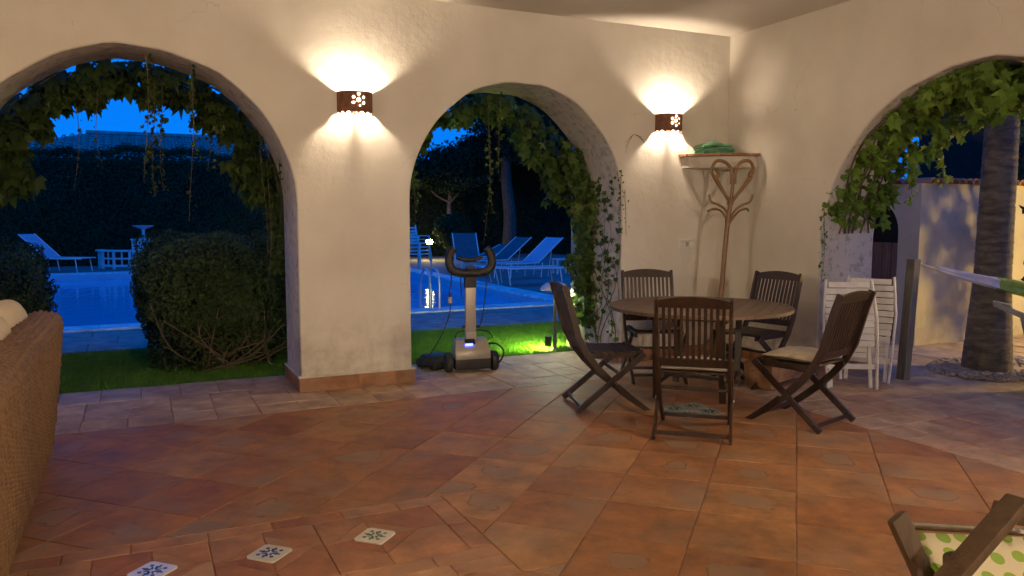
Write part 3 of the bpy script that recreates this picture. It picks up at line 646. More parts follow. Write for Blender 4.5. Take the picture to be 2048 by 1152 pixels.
def cushion(ch, label, h=.05, w=.43, d=.42, dy=0):
    n = 12; mb = MB(); vs = []; fs = []
    for sgn in (1, -1):
        for i in range(n+1):
            for j in range(n+1):
                u, v_ = i/n*2-1, j/n*2-1; e = (1-abs(u)**5)*(1-abs(v_)**5); e = max(0, e)**.45
                z = h/2+sgn*h/2*e - (.004*math.cos(u*3)*math.cos(v_*3) if sgn > 0 else 0)
                vs.append((u*w/2, v_*d/2+dy, z))
    m_ = (n+1)**2
    for i in range(n):
        for j in range(n):
            a = i*(n+1)+j; fs.append((a, a+n+1, a+n+2, a+1)); fs.append((a+m_, a+1+m_, a+n+2+m_, a+n+1+m_))
    o = mb.add(vs, fs).build('seat_cushion', M_cush, None, smooth=60)
    c, s = math.cos(ch.rotation_euler.z), math.sin(ch.rotation_euler.z)
    o.location = (ch.location.x-.015*(-s)*0, ch.location.y, .463); o.rotation_euler = ch.rotation_euler
    return tag(o, label, 'cushion', 'cream seat cushions on the folding chairs')
cushion(C0, 'thin cream cushion on the chair nearest the viewer', .035)
cushion(CR, 'plump cream cushion on the right-hand chair, its top in full view', .058)
cushion(CBL, 'cream cushion on the chair behind the table on the left', .05)

# ------------------------------------------------------------------ round table
t = thing('round_table', 'round weathered wooden slatted garden table among the folding chairs', 'table', (-1.47,-1.43,0), R(40))
RT = .755; pl = .092; k = 0; y = -RT+.045
circ = [(RT*math.cos(2*PI*i/72), RT*math.sin(2*PI*i/72)) for i in range(72)]
inn = [(.70*math.cos(2*PI*i/60), .70*math.sin(2*PI*i/60)) for i in range(60)]
y = -.70
while y < .70:
    p = clip(clip(inn, 0, 1, y+.002), 0, -1, -(y+pl-.002))
    if len(p) > 2: MB().prism(p, .722, .742, .002).build('plank', M_ttop, t)
    y += pl
for k in range(8):
    a0, a1 = 2*PI*k/8+.003, 2*PI*(k+1)/8-.003; po = [(RT*math.cos(a0+(a1-a0)*i/9), RT*math.sin(a0+(a1-a0)*i/9)) for i in range(10)]; pi_ = [(.703*math.cos(a0+(a1-a0)*i/9), .703*math.sin(a0+(a1-a0)*i/9)) for i in range(10)][::-1]
    mb = MB(); n = 10
    for i in range(9): 
        q = [po[i], po[i+1], pi_[8-i], pi_[9-i]]; 
        mb.add([(x_, y_, .715) for x_, y_ in q]+[(x_, y_, .7425) for x_, y_ in q], [(3,2,1,0),(4,5,6,7),(0,1,5,4),(2,3,7,6)]+([(3,0,4,7)] if i == 0 else [])+([(1,2,6,5)] if i == 8 else []))
    mb.build('rim_segment', M_ttop, t)
for s in (-1, 1):
    MB().box((0, s*.30, .69), (1.0,.025,.055)).build('apron', M_teak, t, bevel=.003); MB().box((s*.42, 0, .69), (.025,.57,.055)).build('apron', M_teak, t, bevel=.003)
    for q in (-1, 1): MB().bar((s*.44, q*.26, .70), (-s*.0+s*.30*1.15, q*.27, .0), .055, .028, (1,0,0)).build('leg', M_teak, t, bevel=.004)
    MB().bar((-.36, s*.27, .12), (.36, s*.27, .12), .025, .04).build('stretcher', M_teak, t, bevel=.003)
MB().bar((0,-.27,.13),(0,.27,.13), .04, .025).build('stretcher', M_teak, t, bevel=.003)

# tan box seen under the seats
t = thing('storage_box', 'low tan box with brown blotches on the floor behind the right-hand chair', 'box', (-.74,-1.50,0), R(18))
MB().box((0,0,.105),(.40,.26,.20), taper=1.06).build('body', M_pouf, t, bevel=.02, smooth=40); MB().box((0,0,.215),(.43,.29,.022)).build('lid', M_pouf, t, bevel=.008)
for s in (-1, 1): MB().tube(bz([(s*.212,-.05,.15),(s*.235,-.03,.17),(s*.235,.03,.17),(s*.212,.05,.15)]), .006, 6).build('handle', M_rattan, t)

# ------------------------------------------------------------------ white folded chairs
def white_chair(label, loc, rz, tilt):
    t = thing('folded_chair', label, 'chair', (*loc, 0), rz, 'white folded slatted chairs in the side arch'); T = Matrix.Rotation(tilt, 3, 'X')
    def P(x, y, z): v = T @ Vector((x, y, z)); return (v.x, v.y, max(v.z, .004))
    def bw(x): return .03*math.sin(max(0, min(1, (x-.25)/.7))*PI)
    for s in (-1, 1):
        MB().tube([P(s*.20,.0,0), P(s*.215,.0,.3), P(s*(.225),.0,.62), P(s*.19,.0,.96)], .013, 6).build('stile', M_wwood, t, smooth=60)
        MB().bar(P(s*.165,.05,0), P(s*.165,.045,.52), .022, .03, (1,0,0)).build('leg', M_wwood, t, bevel=.003)
    for k in range(10):
        z = .395+k*.0575; w_ = .41-.035*abs(k-4)/5-(.03 if k > 8 else 0)
        MB().bar(P(-w_/2, -.008+.012*math.sin(k/9*PI), z), P(w_/2, -.008+.012*math.sin(k/9*PI), z), .012, .050, T @ Vector((0,0,1))).build('slat', M_wwood, t, bevel=.003)
    MB().bar(P(-.20,.03,.20), P(.20,.03,.20), .02, .045, T @ Vector((0,0,1))).build('stretcher', M_wwood, t, bevel=.003)
    for k in range(5): MB().bar(P(-.15, .065, .30+k*.05), P(.15, .065, .30+k*.05), .012, .040, T @ Vector((0,0,1))).build('seat_slat', M_wwood, t, bevel=.003)
    return t
white_chair('white slatted chair folded flat against the side arch, the wider one in front', (-.20,-1.92), R(-33), R(-14))
white_chair('white folded chair half hidden behind the first, its rounded top showing two dark gaps', (.15,-1.74), R(-58), R(-10))

# ------------------------------------------------------------------ wicker sofa with cushions
t = thing('wicker_sofa', 'brown woven wicker sofa cut by the left edge, its back to the table', 'sofa', (-6.22,-2.3,0))
def loft(secs, m, name, parent, smooth=50):
    n = len(secs[0]); vs = [p for s_ in secs for p in s_]; fs = []
    for i in range(len(secs)-1):
        for k in range(n): fs.append((i*n+k, i*n+(k+1)%n, (i+1)*n+(k+1)%n, (i+1)*n+k))
    fs += [tuple(range(n-1,-1,-1)), tuple((len(secs)-1)*n+k for k in range(n))]
    return MB().add(vs, fs).build(name, m, parent, smooth=smooth)
def back_sec(y, k=1.0):
    pr = [(-.05,.03),(-.01,.25),(.02,.5),(.045,.75),(.058,.86),(.03,.905),(-.05,.92),(-.12,.905),(-.16,.85),(-.19,.40),(-.19,.05)]
    return [(x, y, z*k) for x, z in pr]
secs = [back_sec(2.3-1.21+0*.1), *[back_sec(1.09-.1*i) for i in range(1, 26)]]
secs[0] = [(x*.8-.02, y+.0, z*.985) for x, y, z in secs[0]]; secs.insert(0, [(x*.55-.045, 1.105, .03+z*.93) for x, y, z in secs[0]])
def woven(profile_at, y0, y1, name, parent):
    """closed section swept along y with real basket-weave relief"""
    pr = np.array(profile_at); P_ = []
    for i in range(len(pr)-1):
        m_ = max(2, int(np.linalg.norm(pr[i+1]-pr[i])/.0058)); P_ += [pr[i]+(pr[i+1]-pr[i])*k/m_ for k in range(m_)]
    P_ = np.array(P_+[pr[-1]])
    for _ in range(12): P_[1:-1] = (P_[:-2]+P_[1:-1]*2+P_[2:])/4
    T_ = np.gradient(P_, axis=0); T_ /= np.linalg.norm(T_, axis=1)[:,None]; N_ = np.stack([T_[:,1], -T_[:,0]], 1)
    s_ = np.concatenate([[0], np.cumsum(np.linalg.norm(np.diff(P_, axis=0), axis=1))]); Ys = np.arange(y0, y1, -.0075); U, V_ = np.meshgrid(Ys, s_, indexing='ij')
    row = np.floor(V_/.029); h = .012*np.abs(np.sin(PI*V_/.029))**.7*(.55+.45*np.cos(2*PI*(U/.068)+PI*row))+.002*np.sin(U*31+row*1.7)
    end = np.clip((y0-U)/.05, 0, 1)**.5   # rounded far end
    cx, cz = -.06, .47; X_ = cx+(P_[None,:,0]-cx)*(.72+.28*end)+N_[None,:,0]*h; Z_ = cz+(P_[None,:,1]-cz)*(.965+.035*end)+N_[None,:,1]*h
    Vv = np.stack([X_, U, Z_], -1).reshape(-1,3); nu_, nv_ = X_.shape; i, j = np.meshgrid(np.arange(nu_-1), np.arange(nv_-1), indexing='ij'); a_ = (i*nv_+j).ravel()
    F_ = np.stack([a_, a_+1, a_+nv_+1, a_+nv_], 1); me = bpy.data.meshes.new(name); me.vertices.add(len(Vv)); me.vertices.foreach_set('co', Vv.astype(np.float32).ravel()); me.loops.add(F_.size); me.loops.foreach_set('vertex_index', F_.astype(np.int32).ravel()); me.polygons.add(len(F_)); me.polygons.foreach_set('loop_start', (np.arange(len(F_))*4).astype(np.int32)); me.update(calc_edges=True); me.materials.append(M_wick)
    me.polygons.foreach_set('use_smooth', [True]*len(F_)); return link(name, me, parent)
woven([(-.05,.03),(-.01,.25),(.02,.5),(.045,.75),(.058,.86),(.03,.905),(-.05,.92),(-.12,.905),(-.16,.85),(-.19,.40),(-.19,.05)], 1.10, -1.5, 'backrest', t)
MB().box((-.075,1.075,.48),(.11,.03,.78)).build('end_panel', M_wick, t, bevel=.015, smooth=50)

MB().box((-.60,-.15,.18),(.82,2.5,.30)).build('seat_base', M_wick, t, bevel=.03, smooth=50)
for yy in (1.0, -1.4): MB().box((-.60,yy,.36),(.85,.18,.62)).build('armrest', M_wick, t, bevel=.05, smooth=50)
def pillow(name, m, parent, c, d, rot=(0,0,0), pw=4):
    n = 16; vs = []; 
    bm = bmesh.new(); bmesh.ops.create_uvsphere(bm, u_segments=28, v_segments=18, radius=1)
    for v_ in bm.verts:
        q = v_.co; 
        f = lambda a: math.copysign(abs(a)**.45, a)
        L = (abs(q.x)**pw+abs(q.y)**pw+abs(q.z)**2.6)**(1/pw) or 1
        v_.co = Vector((q.x/L*d[0]/2, q.y/L*d[1]/2, q.z/L*d[2]/2*1.0))
    from mathutils import Euler
    bmesh.ops.rotate(bm, verts=bm.verts, cent=(0,0,0), matrix=Euler(rot).to_matrix()); bmesh.ops.translate(bm, verts=bm.verts, vec=c)
    me = bpy.data.meshes.new(name); bm.to_mesh(me); bm.free(); me.materials.append(m); me.polygons.foreach_set('use_smooth', [True]*len(me.polygons)); return link(name, me, parent)
for i, (yy, lab) in enumerate(((-1.56,'cream back cushion at the far end of the wicker sofa, rounded top'),(-2.22,'cream back cushion in the middle of the wicker sofa, at the left edge'))):
    o = pillow('sofa_cushion', M_sofac, None, (0,0,0), (.60,.64,.24), (0, R(82), 0)); o.location = (-6.40, yy, .72); tag(o, lab, 'cushion', 'cream sofa back cushions')
o = pillow('sofa_cushion', M_sofac, None, (0,0,0), (.72,2.0,.16)); o.location = (-6.86,-2.4,.41); tag(o, 'long cream seat cushion on the wicker sofa', 'cushion')

# ------------------------------------------------------------------ deck chair at the lower right
t = thing('wooden_deck_chair', 'brown wooden folding chair with a dowel rail, cut by the lower right corner', 'chair', (-3.50,-5.35,0))
def rb(a, b, w_, h_, up, name, par=t, m=M_cwood):   # board with rounded head
    return MB().bar(a, b, w_, h_, up).build(name, m, par, world=True, bevel=.010, smooth=40)
rb((-3.885,-5.30,.685), (-3.60,-5.42,.06), .062, .026, (0,1,0), 'side_rail')
rb((-3.815,-5.27,.655), (-3.62,-5.36,.25), .026, .022, (0,1,0), 'inner_rail')
rb((-3.60,-5.45,.735), (-4.02,-5.46,.485), .034, .062, (0,1,0), 'cross_leg')
rb((-3.64,-5.42,.700), (-3.38,-5.50,.64), .055, .050, (0,0,1), 'armrest')
rb((-3.80,-5.41,.605), (-3.78,-5.41,.40), .040, .040, (0,1,0), 'upright_block')
MB().tube([(-3.80,-5.26,.628),(-3.22,-5.26,.505)], .0115, 10).build('dowel_rail', M_cwood, t, world=True, smooth=60)
MB().tube([(-3.34,-5.30,.545),(-3.31,-5.31,.535),(-3.30,-5.30,.548)], .006, 6).build('metal_clip', M_alu, t, world=True)
mb = MB(); vs = []; n = 10
for i in range(n+1):
    for j in range(n+1):
        u, v_ = i/n, j/n; x = -3.79+.60*u; y = -5.275-.50*v_; z = .612-.125*u-.30*v_-.10*math.sin(PI*v_)*(.4+.6*math.sin(PI*u)) ; vs.append((x, y, z))
fs = [(i*(n+1)+j, i*(n+1)+j+1, (i+1)*(n+1)+j+1, (i+1)*(n+1)+j) for i in range(n) for j in range(n)]
o = mb.add(vs, fs).build('sling_seat', M_dot, t, world=True, smooth=60)
ul = o.data.uv_layers.new(name='UV')
for lp in o.data.loops: ul.data[lp.index].uv = (lp.vertex_index//(n+1)/n, lp.vertex_index%(n+1)/n)
sm = o.modifiers.new('thickness', 'SOLIDIFY'); sm.thickness = .012

# ------------------------------------------------------------------ pool cleaning cart in the second arch
t = thing('pool_robot_cart', 'silver and black wheeled pool cleaner cart with a blue light, standing in the middle arch', 'pool cleaner cart', (-2.865,.26,0), R(-8))
def lc(p): return p
mb = MB(); hw = .175
pr = [(-.10,.10),(-.115,.135),(-.105,.225),(-.02,.315),(.06,.32),(.09,.13),(.09,.10)]
mb.add([(-hw*(1-.12*(z>.25)), y, z) for y, z in pr]+[(hw*(1-.12*(z>.25)), y, z) for y, z in pr], [tuple(range(6,-1,-1)), tuple(range(7,14))]+[(i,(i+1)%7,(i+1)%7+7,i+7) for i in range(7)])
mb.build('housing', M_silver, t, bevel=.015, smooth=40)
MB().box((0,-.005,.085),(.35,.22,.11)).build('lower_body', M_black, t, bevel=.012, smooth=40)
MB().box((-.02,-.058,.292),(.10,.055,.014), Matrix.Rotation(R(46),3,'X')).build('display', M_black, t, bevel=.004)
MB().box((-.035,-.085,.268),(.075,.022,.008), Matrix.Rotation(R(46),3,'X')).build('status_light', M_led, t, bevel=.002)
for s in (-1, 1):
    wh = MB().lathe([(.0001,-.035),(.045,-.035),(.055,-.028),(.088,-.030),(.096,-.018),(.096,.018),(.088,.030),(.055,.028),(.045,.035),(.0001,.035)], (s*.225,-.03,.096), 26, rot=Matrix.Rotation(PI/2,3,'Y')).build('wheel', M_rubber, t, smooth=40)
    MB().lathe([(.0001,-.04),(.03,-.04),(.036,-.034),(.036,.034),(.03,.04),(.0001,.04)], (s*.225,-.03,.096), 16, rot=Matrix.Rotation(PI/2,3,'Y')).build('hub', M_black, wh, smooth=40)
MB().box((0,.0,.335),(.105,.06,.09)).build('neck', M_silver, t, bevel=.008)
MB().tube([(-.08,0,.425),(-.05,0,.43),(.05,0,.43),(.085,0,.425)], [.016,.012,.012,.016], 10).build('clamp_knob', M_black, t, smooth=50)
MB().box((.0,.0,.60),(.105,.055,.44)).build('column', M_silver, t, bevel=.012, smooth=40)
MB().box((0,0,.87),(.115,.065,.13)).build('collar', M_black, t, bevel=.012, smooth=40)
MB().box((0,-.01,.965),(.075,.05,.09)).build('bracket', M_black, t, bevel=.01, smooth=40)
MB().tube(bz([(-.17,-.02,1.185),(-.205,-.03,1.12),(-.205,-.04,1.02),(-.15,-.045,.965),(0,-.045,.95),(.15,-.045,.965),(.205,-.04,1.03),(.20,-.03,1.12),(.155,-.02,1.185)], 40), .041, 12).build('cradle', M_black, t, smooth=60)
MB().tube(bz([(-.12,.03,1.10),(-.05,.035,1.075),(.05,.035,1.075),(.13,.03,1.10)]), .02, 8).build('cradle_bar', M_black, t, smooth=60)
for k, pts in enumerate(([(-.19,-.03,1.0),(-.20,-.05,.85),(-.225,-.06,.76)], [(.17,-.03,.97),(.15,-.03,.8),(.12,-.02,.55),(.09,0,.42)], [(-.1,-.03,.94),(-.09,.0,.80),(-.075,.02,.7)])):
    MB().tube(bz(pts, 24), .0055, 6).build('cable', M_rubber, t, smooth=60)
MB().tube(bz([(.16,-.03,.26),(.26,-.03,.25),(.33,-.02,.17),(.29,-.01,.07),(.24,0,.05)], 24), .009, 7).build('hose', M_rubber, t, smooth=60)
MB().tube(bz([(-.15,.02,.30),(-.12,.03,.37),(0,.05,.385),(.18,.05,.37),(.24,.05,.30)], 24), .006, 6).build('cable', M_rubber, t, smooth=60)
t2 = thing('power_plug', 'grey plug hanging on a black cable beside the pool cleaner cart', 'plug', (-3.09,.21,.70))
MB().box((0,0,0),(.034,.03,.06)).build('plug_body', M_silver, t2, bevel=.006); MB().box((0,0,.05),(.022,.02,.04)).build('strain_relief', M_black, t2, bevel=.004)
MB().tube(bz([(0,0,-.03),(-.005,0,-.12),(-.05,.05,-.30),(-.13,.12,-.48),(-.19,.2,-.60),(-.20,.25,-.69)], 30), .0055, 6).build('cable', M_rubber, t2, smooth=60)
t = thing('pool_robot', 'low dark pool cleaning robot lying behind the left wheel of the cart', 'pool robot', (-3.12,.55,0), R(20))
MB().box((0,0,.085),(.30,.26,.10), taper=.72).build('shell', M_black, t, bevel=.02, smooth=40)
for s in (-1, 1): MB().lathe([(.0001,-.13),(.045,-.13),(.05,-.12),(.05,.12),(.045,.13),(.0001,.13)], (0,s*.10,.05), 16, rot=Matrix.Rotation(PI/2,3,'Y')).build('brush_roller', M_rubber, t, smooth=40)

# ------------------------------------------------------------------ garden lamps
def bollard(label, loc, hgt, power, col=(1,.85,.45), r=.17):
    t = thing('garden_lamp', label, 'garden lamp', loc)
    MB().lathe([(.0001,0),(.06,0),(.06,.015),(.022,.03),(.020,hgt-.03),(.0001,hgt-.03)], n=14).build('post', M_post, t, smooth=40)
    MB().lathe([(.0001,.085),(.05,.080),(.11,.062),(.155,.028),(r,-.005),(r-.006,-.012),(.14,.018),(.10,.045),(.0001,.06)], (0,0,hgt), 30).build('shade', M_white, t, smooth=40)
    MB().lathe([(.0001,.045),(.02,.04),(.03,.02),(.02,-.002),(.0001,-.008)], (0,0,hgt), 12).build('bulb', emit('garden_glow', col, power), t, smooth=60)
    return t
bollard('white mushroom garden lamp at the lawn edge, half hidden by the left chair back', (-1.55,.98,-.02), .70, 900, (.9,1,.6))
t = thing('added_spike_lamp', 'added low hooded spike lamp in the grass to brighten the lawn beside the arch jamb', 'garden lamp', (-1.62,1.02,-.02))  # added lamp for the bright grass patch; hood keeps its light off the tiles
MB().lathe([(.0001,-.02),(.018,-.012),(.022,0),(.018,.014),(.0001,.02)], (0,0,.105), 10).build('bulb', emit('green_glow', (.8,1,.2), 7500), t, smooth=60)
MB().lathe([(.045,-.06),(.045,.05),(.01,.07),(.0001,.07)], (0,0,.115), 16, PI+.25, 2*PI-.05+.45).build('hood', M_black, t, smooth=50)
MB().tube([(0,-.03,0),(0,-.03,.06)], .008, 6).build('spike', M_black, t)
t = thing('garden_lamp', 'yellow globe garden lamp beyond the right edge lighting the palm trunk', 'garden lamp', (4.1,-2.75,-.02))
MB().tube([(0,0,0),(0,0,.95)], .025, 8).build('post', M_post, t); MB().lathe([(.0001,-.14),(.07,-.121),(.121,-.07),(.14,0),(.121,.07),(.07,.121),(.0001,.14)], (0,0,1.1), 18).build('globe', emit('yellow_glow', (1,.62,.12), 520), t, smooth=60)
t = thing('garden_lamp', 'small yellow garden light glowing among plants beyond the pool', 'garden lamp', (3.1,18.5,-.02))
MB().tube([(0,0,0),(0,0,.55)], .03, 8).build('post', M_post, t); MB().lathe([(.0001,-.09),(.09,-.06),(.12,0),(.09,.07),(.0001,.1)], (0,0,.62), 14).build('globe', emit('far_glow', (1,.74,.22), 150), t, smooth=60)

# ------------------------------------------------------------------ pool
PX0, PX1, PY0, PY1 = -16, .70, 5.20, 15.9
mb = MB(); d = 1.3
mb.add([(PX0,PY0,-d),(PX1,PY0,-d),(PX1,PY1,-d),(PX0,PY1,-d),(PX0,PY0,0),(PX1,PY0,0),(PX1,PY1,0),(PX0,PY1,0)], [(0,1,2,3),(0,4,5,1),(1,5,6,2),(2,6,7,3),(3,7,4,0)])
basin = struct(mb.build('pool_basin', M_basin))
struct(MB().add([(PX0,PY0,-.15),(PX1,PY0,-.15),(PX1,PY1,-.15),(PX0,PY1,-.15)], [(0,1,2,3)]).build('water', M_water))
cme = MB().box((0,0,0),(.594,.444,.06)).mesh('coping_stone', M_cope, bevel=.008)
x = PX0-.45
while x < PX1+.3:
    if x > -9.5: link('coping_stone', cme, basin, (x+.3, PY0-.225, -.005+random.uniform(-.001,.001))); link('coping_stone', cme, basin, (x+.3, PY1+.225, -.005+random.uniform(-.001,.001)))
    x += .6
y = PY0+.3
while y < PY1: link('coping_stone', cme, basin, (PX1+.235, y, -.005), (0,0,PI/2)); y += .6
mb = MB(); dk = struct(bpy.data.objects.new('pool_deck', None)) if False else None
for i, (x0, x1, y0, y1) in enumerate(((PX1+.46, 9, 3.02, 24), (-20, PX1+.46, PY1+.45, 24), (-20, 1.16, 3.02, PY0-.45), (-20, PX0-.45, PY0-.45, PY1+.45))):
    mb.box(((x0+x1)/2,(y0+y1)/2,-.035),(x1-x0,y1-y0,.03))
dk = struct(mb.build('pool_deck', M_deck))
sme = MB().box((0,0,0),(.592,.570,.03)).mesh('paving_slab', M_deck, bevel=.004)
x = -9
while x < 3.5:
    for r_ in range(3): link('paving_slab', sme, dk, (x+.3*(r_%2), 3.32+r_*.576, -.016+random.uniform(-.001,.001)))
    x += .6
# ladder rails
t = thing('pool_ladder', 'pair of white curved ladder handrails at the near edge of the pool', 'pool ladder', (-1.56,5.15,0))
for s in (-.4, .4): MB().tube(bz([(s*.19,-.22,0),(s*.19,-.22,.45),(s*.19,-.12,.62),(s*.19,.08,.62),(s*.19,.22,.40),(s*.19,.24,-.4)], 36), .02, 8).build('handrail', M_alu, t, smooth=60)

# ------------------------------------------------------------------ loungers and other poolside furniture
def lounger(label, loc, rz, m=None, back=38, bl=.75, frame=None):
    m = m or M_sling; frame = frame or M_white
    t = thing('sun_lounger', label, 'sun lounger', (*loc, 0), rz, 'sun loungers round the pool')
    L0, W_, z = 1.95, .62, .36; yb_ = L0-bl; ca, sa = math.cos(R(back)), math.sin(R(back))
    for s in (-1, 1):
        MB().tube([(0,s*W_/2,z),(yb_,s*W_/2,z)], .018, 7).build('side_rail', frame, t, smooth=60)
        MB().tube([(yb_-.02,s*W_/2,z),(yb_+bl*ca,s*W_/2,z+bl*sa)], .016, 7).build('back_rail', frame, t, smooth=60)
        for xx in (.12, yb_+.05): MB().tube([(xx+.05,s*W_/2,z),(xx,s*(W_/2+.01),0)], .014, 7).build('leg', frame, t, smooth=60)
        MB().tube([(yb_+.30,s*(W_/2-.03),.02),(yb_+bl*ca*.55,s*(W_/2-.03),z+bl*sa*.55)], .010, 6).build('prop', frame, t, smooth=60)
    n = 8; vs = [(-.0+yb_*i/n, s*(W_/2-.01), z+.006-.02*math.sin(PI*i/n)) for i in range(n+1) for s in (-1, 1)]
    MB().add(vs, [(2*i, 2*i+2, 2*i+3, 2*i+1) for i in range(n)]).build('bed_sling', m, t, smooth=60)
    MB().add([(yb_, -W_/2, z+.01),(yb_, W_/2, z+.01),(yb_+bl*ca, W_/2, z+bl*sa),(yb_+bl*ca, -W_/2, z+bl*sa)], [(0,3,2,1)]).build('back_sling', m, t)
    for ob in KIDS(t):
        if 'sling' in ob.name: md = ob.modifiers.new('th', 'SOLIDIFY'); md.thickness = .012
    return t
lounger('white sun lounger with raised back on the far side of the pool, at the left', (-6.95,16.95), R(150), back=42, bl=.95)
lounger('blue-white flat sun lounger right of the cart, its long side to the viewer', (2.72,8.55), R(172), back=4, bl=.7)
lounger('sun lounger with raised blue back, rightmost beyond the flat one', (1.9,10.2), R(12), back=38, bl=.95)
lounger('sun lounger with raised back, second from the right beyond the pool corner', (1.75,11.6), R(14), m=M_slingd, back=36, bl=.95)
lounger('sun lounger with a low back in the middle of the row beyond the cart', (1.9,13.2), R(14), m=M_slingd, back=22, bl=.8)
lounger('dark teal sun lounger with steep raised back, above the cart handle', (1.62,10.9), R(78), m=M_slingd, back=52, bl=.85)
# small white chair / stool and stacked chairs
def plastic_chair(label, loc, rz, n=1, group=None):
    t = thing('plastic_chair', label, 'chair', (*loc, 0), rz, group)
    MB().box((0,0,.42),(.44,.44,.03)).build('seat', M_white, t, bevel=.01)
    for sx in (-1, 1):
        for sy in (-1, 1): MB().bar((sx*.2,sy*.2,.41),(sx*.24,sy*.25,0), .04, .03).build('leg', M_white, t)
        MB().bar((sx*.22,-.2,.62),(sx*.22,.2,.62), .04, .02).build('arm', M_white, t); MB().bar((sx*.22,-.18,.42),(sx*.22,-.18,.62), .03, .03).build('arm_post', M_white, t)
    mb = MB(); n_ = 5
    for k in range(n_): MB().bar((-.18,.21+.02*k,.50+k*.085),(.18,.21+.02*k,.50+k*.085), .012, .055, (0,0,1)).build('back_slat', M_white, t)
    for sx in (-1, 1): MB().bar((sx*.19,.20,.42),(sx*.19,.30,.92), .035, .02).build('back_post', M_white, t)
    return t
for k in range(4):
    c = plastic_chair(['white plastic garden chair at the bottom of the stack by the pool light', 'white plastic garden chair second from the bottom of the stack', 'white plastic garden chair second from the top of the stack', 'white plastic garden chair on top of the stack by the pool light'][k], (1.30,14.2), R(30), group='stacked white garden chairs'); c.location.z = k*.10
t = thing('side_table', 'small white cube side table left of the bushy arch jamb, beyond the pool', 'table', (4.05,11.0,0), R(-10))
for sx in (-1, 1):
    for sy in (-1, 1): MB().box((sx*.17,sy*.17,.18),(.04,.04,.36)).build('leg', M_white, t)
MB().box((0,0,.375),(.42,.42,.03)).build('top', M_white, t, bevel=.006)
for z in (.06, ): 
    for sx, sy, dx, dy in ((0,-1,.34,.04),(0,1,.34,.04),(-1,0,.04,.34),(1,0,.04,.34)): MB().box((sx*.17,sy*.17,z+.1),(dx,dy,.04)).build('rail', M_white, t)
plastic_chair('white garden chair whose back shows above the clipped bush', (-3.0,18.2), R(-8))
# white lattice bench with box and bird bath
t = thing('lattice_bench', 'white openwork bench in a half ring on the far pool side', 'bench', (-5.75,18.3,0))
ang = [PI+.0+PI*k/7 for k in range(8)]; rr = .98; P_ = [(rr*1.02*math.cos(a), rr*.85*math.sin(a)) for a in ang]
for k in range(8):
    x, y = P_[k]; MB().box((x,y,.25),(.075,.075,.5)).build('post', M_glossw, t, bevel=.004)
    if k < 7:
        x2, y2 = P_[k+1]
        for z, hh in ((.515,.05),(.30,.05),(.10,.06)): MB().bar((x,y,z),(x2,y2,z), .055 if z < .5 else .20, hh).build('rail' if z < .5 else 'seat_board', M_glossw, t, bevel=.003)
        mx_, my_ = (x+x2)/2, (y+y2)/2; MB().box((mx_,my_,.30),(.04,.04,.38)).build('baluster', M_glossw, t)
struct_ = None
t = thing('stone_box', 'white square stone block carrying the bird bath', 'plinth', (-5.62,18.5,0)); MB().box((0,0,.39),(.60,.55,.78)).build('block', M_glossw, t, bevel=.01); MB().box((0,0,.80),(.66,.60,.035)).build('cap', M_glossw, t, bevel=.006)
t = thing('bird_bath', 'white bird bath with wide flat bowl on top of the white stone block', 'bird bath', (-5.60,18.5,.82))
MB().lathe([(.0001,0),(.10,0),(.05,.04),(.035,.18),(.05,.27),(.10,.30),(.0001,.30)], n=16).build('stem', M_glossw, t, smooth=50); MB().lathe([(.0001,.29),(.10,.29),(.25,.35),(.30,.375),(.285,.38),(.10,.335),(.0001,.33)], n=28).build('bowl', M_glossw, t, smooth=50)

# ------------------------------------------------------------------ hammock, post, palm, garden wall
t = thing('hammock_post', 'square grey timber post with a ring, standing just outside the side arch', 'post', (.60,-1.80,-.02))
MB().bar((-.02,0,0),(.055,0,1.12), .085, .085, (0,1,0)).build('post', M_post, t, bevel=.008)
MB().tube([(.11+.022*math.cos(a), .0, 1.055+.022*math.sin(a)) for a in [k*PI/5 for k in range(11)]], .005, 6).build('ring', M_alu, t)
def gathered(label, A, Bp, m1, m2, r1, r2, sag):
    t = thing('hammock', label, 'hammock', tuple(A)); A = Vector(A); d = Vector(Bp)-A; n, k_ = 44, 26; side = Vector((-d.y, d.x, 0)).normalized(); up = Vector((0,0,1)); rings = []
    for i in range(n+1):
        u = i/n; c = d*u+Vector((0,0,-sag*4*u*(1-u))); rr_ = r1+(r2-r1)*min(1, u*2.6); rg = []
        for j in range(k_):
            a = 2*PI*j/k_+u*2.2; q = rr_*(.72+.28*math.sin(a*5+u*7)+.12*math.sin(a*9-u*11)); rg.append(c+side*math.cos(a)*q*.9+up*(math.sin(a)*q*1.25-rr_*.8*u))
        rings.append(rg)
    for (i0, i1, m_, nm) in ((2, 9, m1, 'gathered_end'), (9, n, m2, 'cloth')):
        vs = [p for rg in rings[i0:i1+1] for p in rg]; L_ = i1-i0
        MB().add(vs, [(i*k_+j, i*k_+(j+1)%k_, (i+1)*k_+(j+1)%k_, (i+1)*k_+j) for i in range(L_) for j in range(k_)]).build(nm, m_, t, smooth=70)
    MB().tube([(-.02,0,.01), tuple(d*.05+Vector((0,0,-.03)))], .012, 6).build('rope', M_cush, t); return t
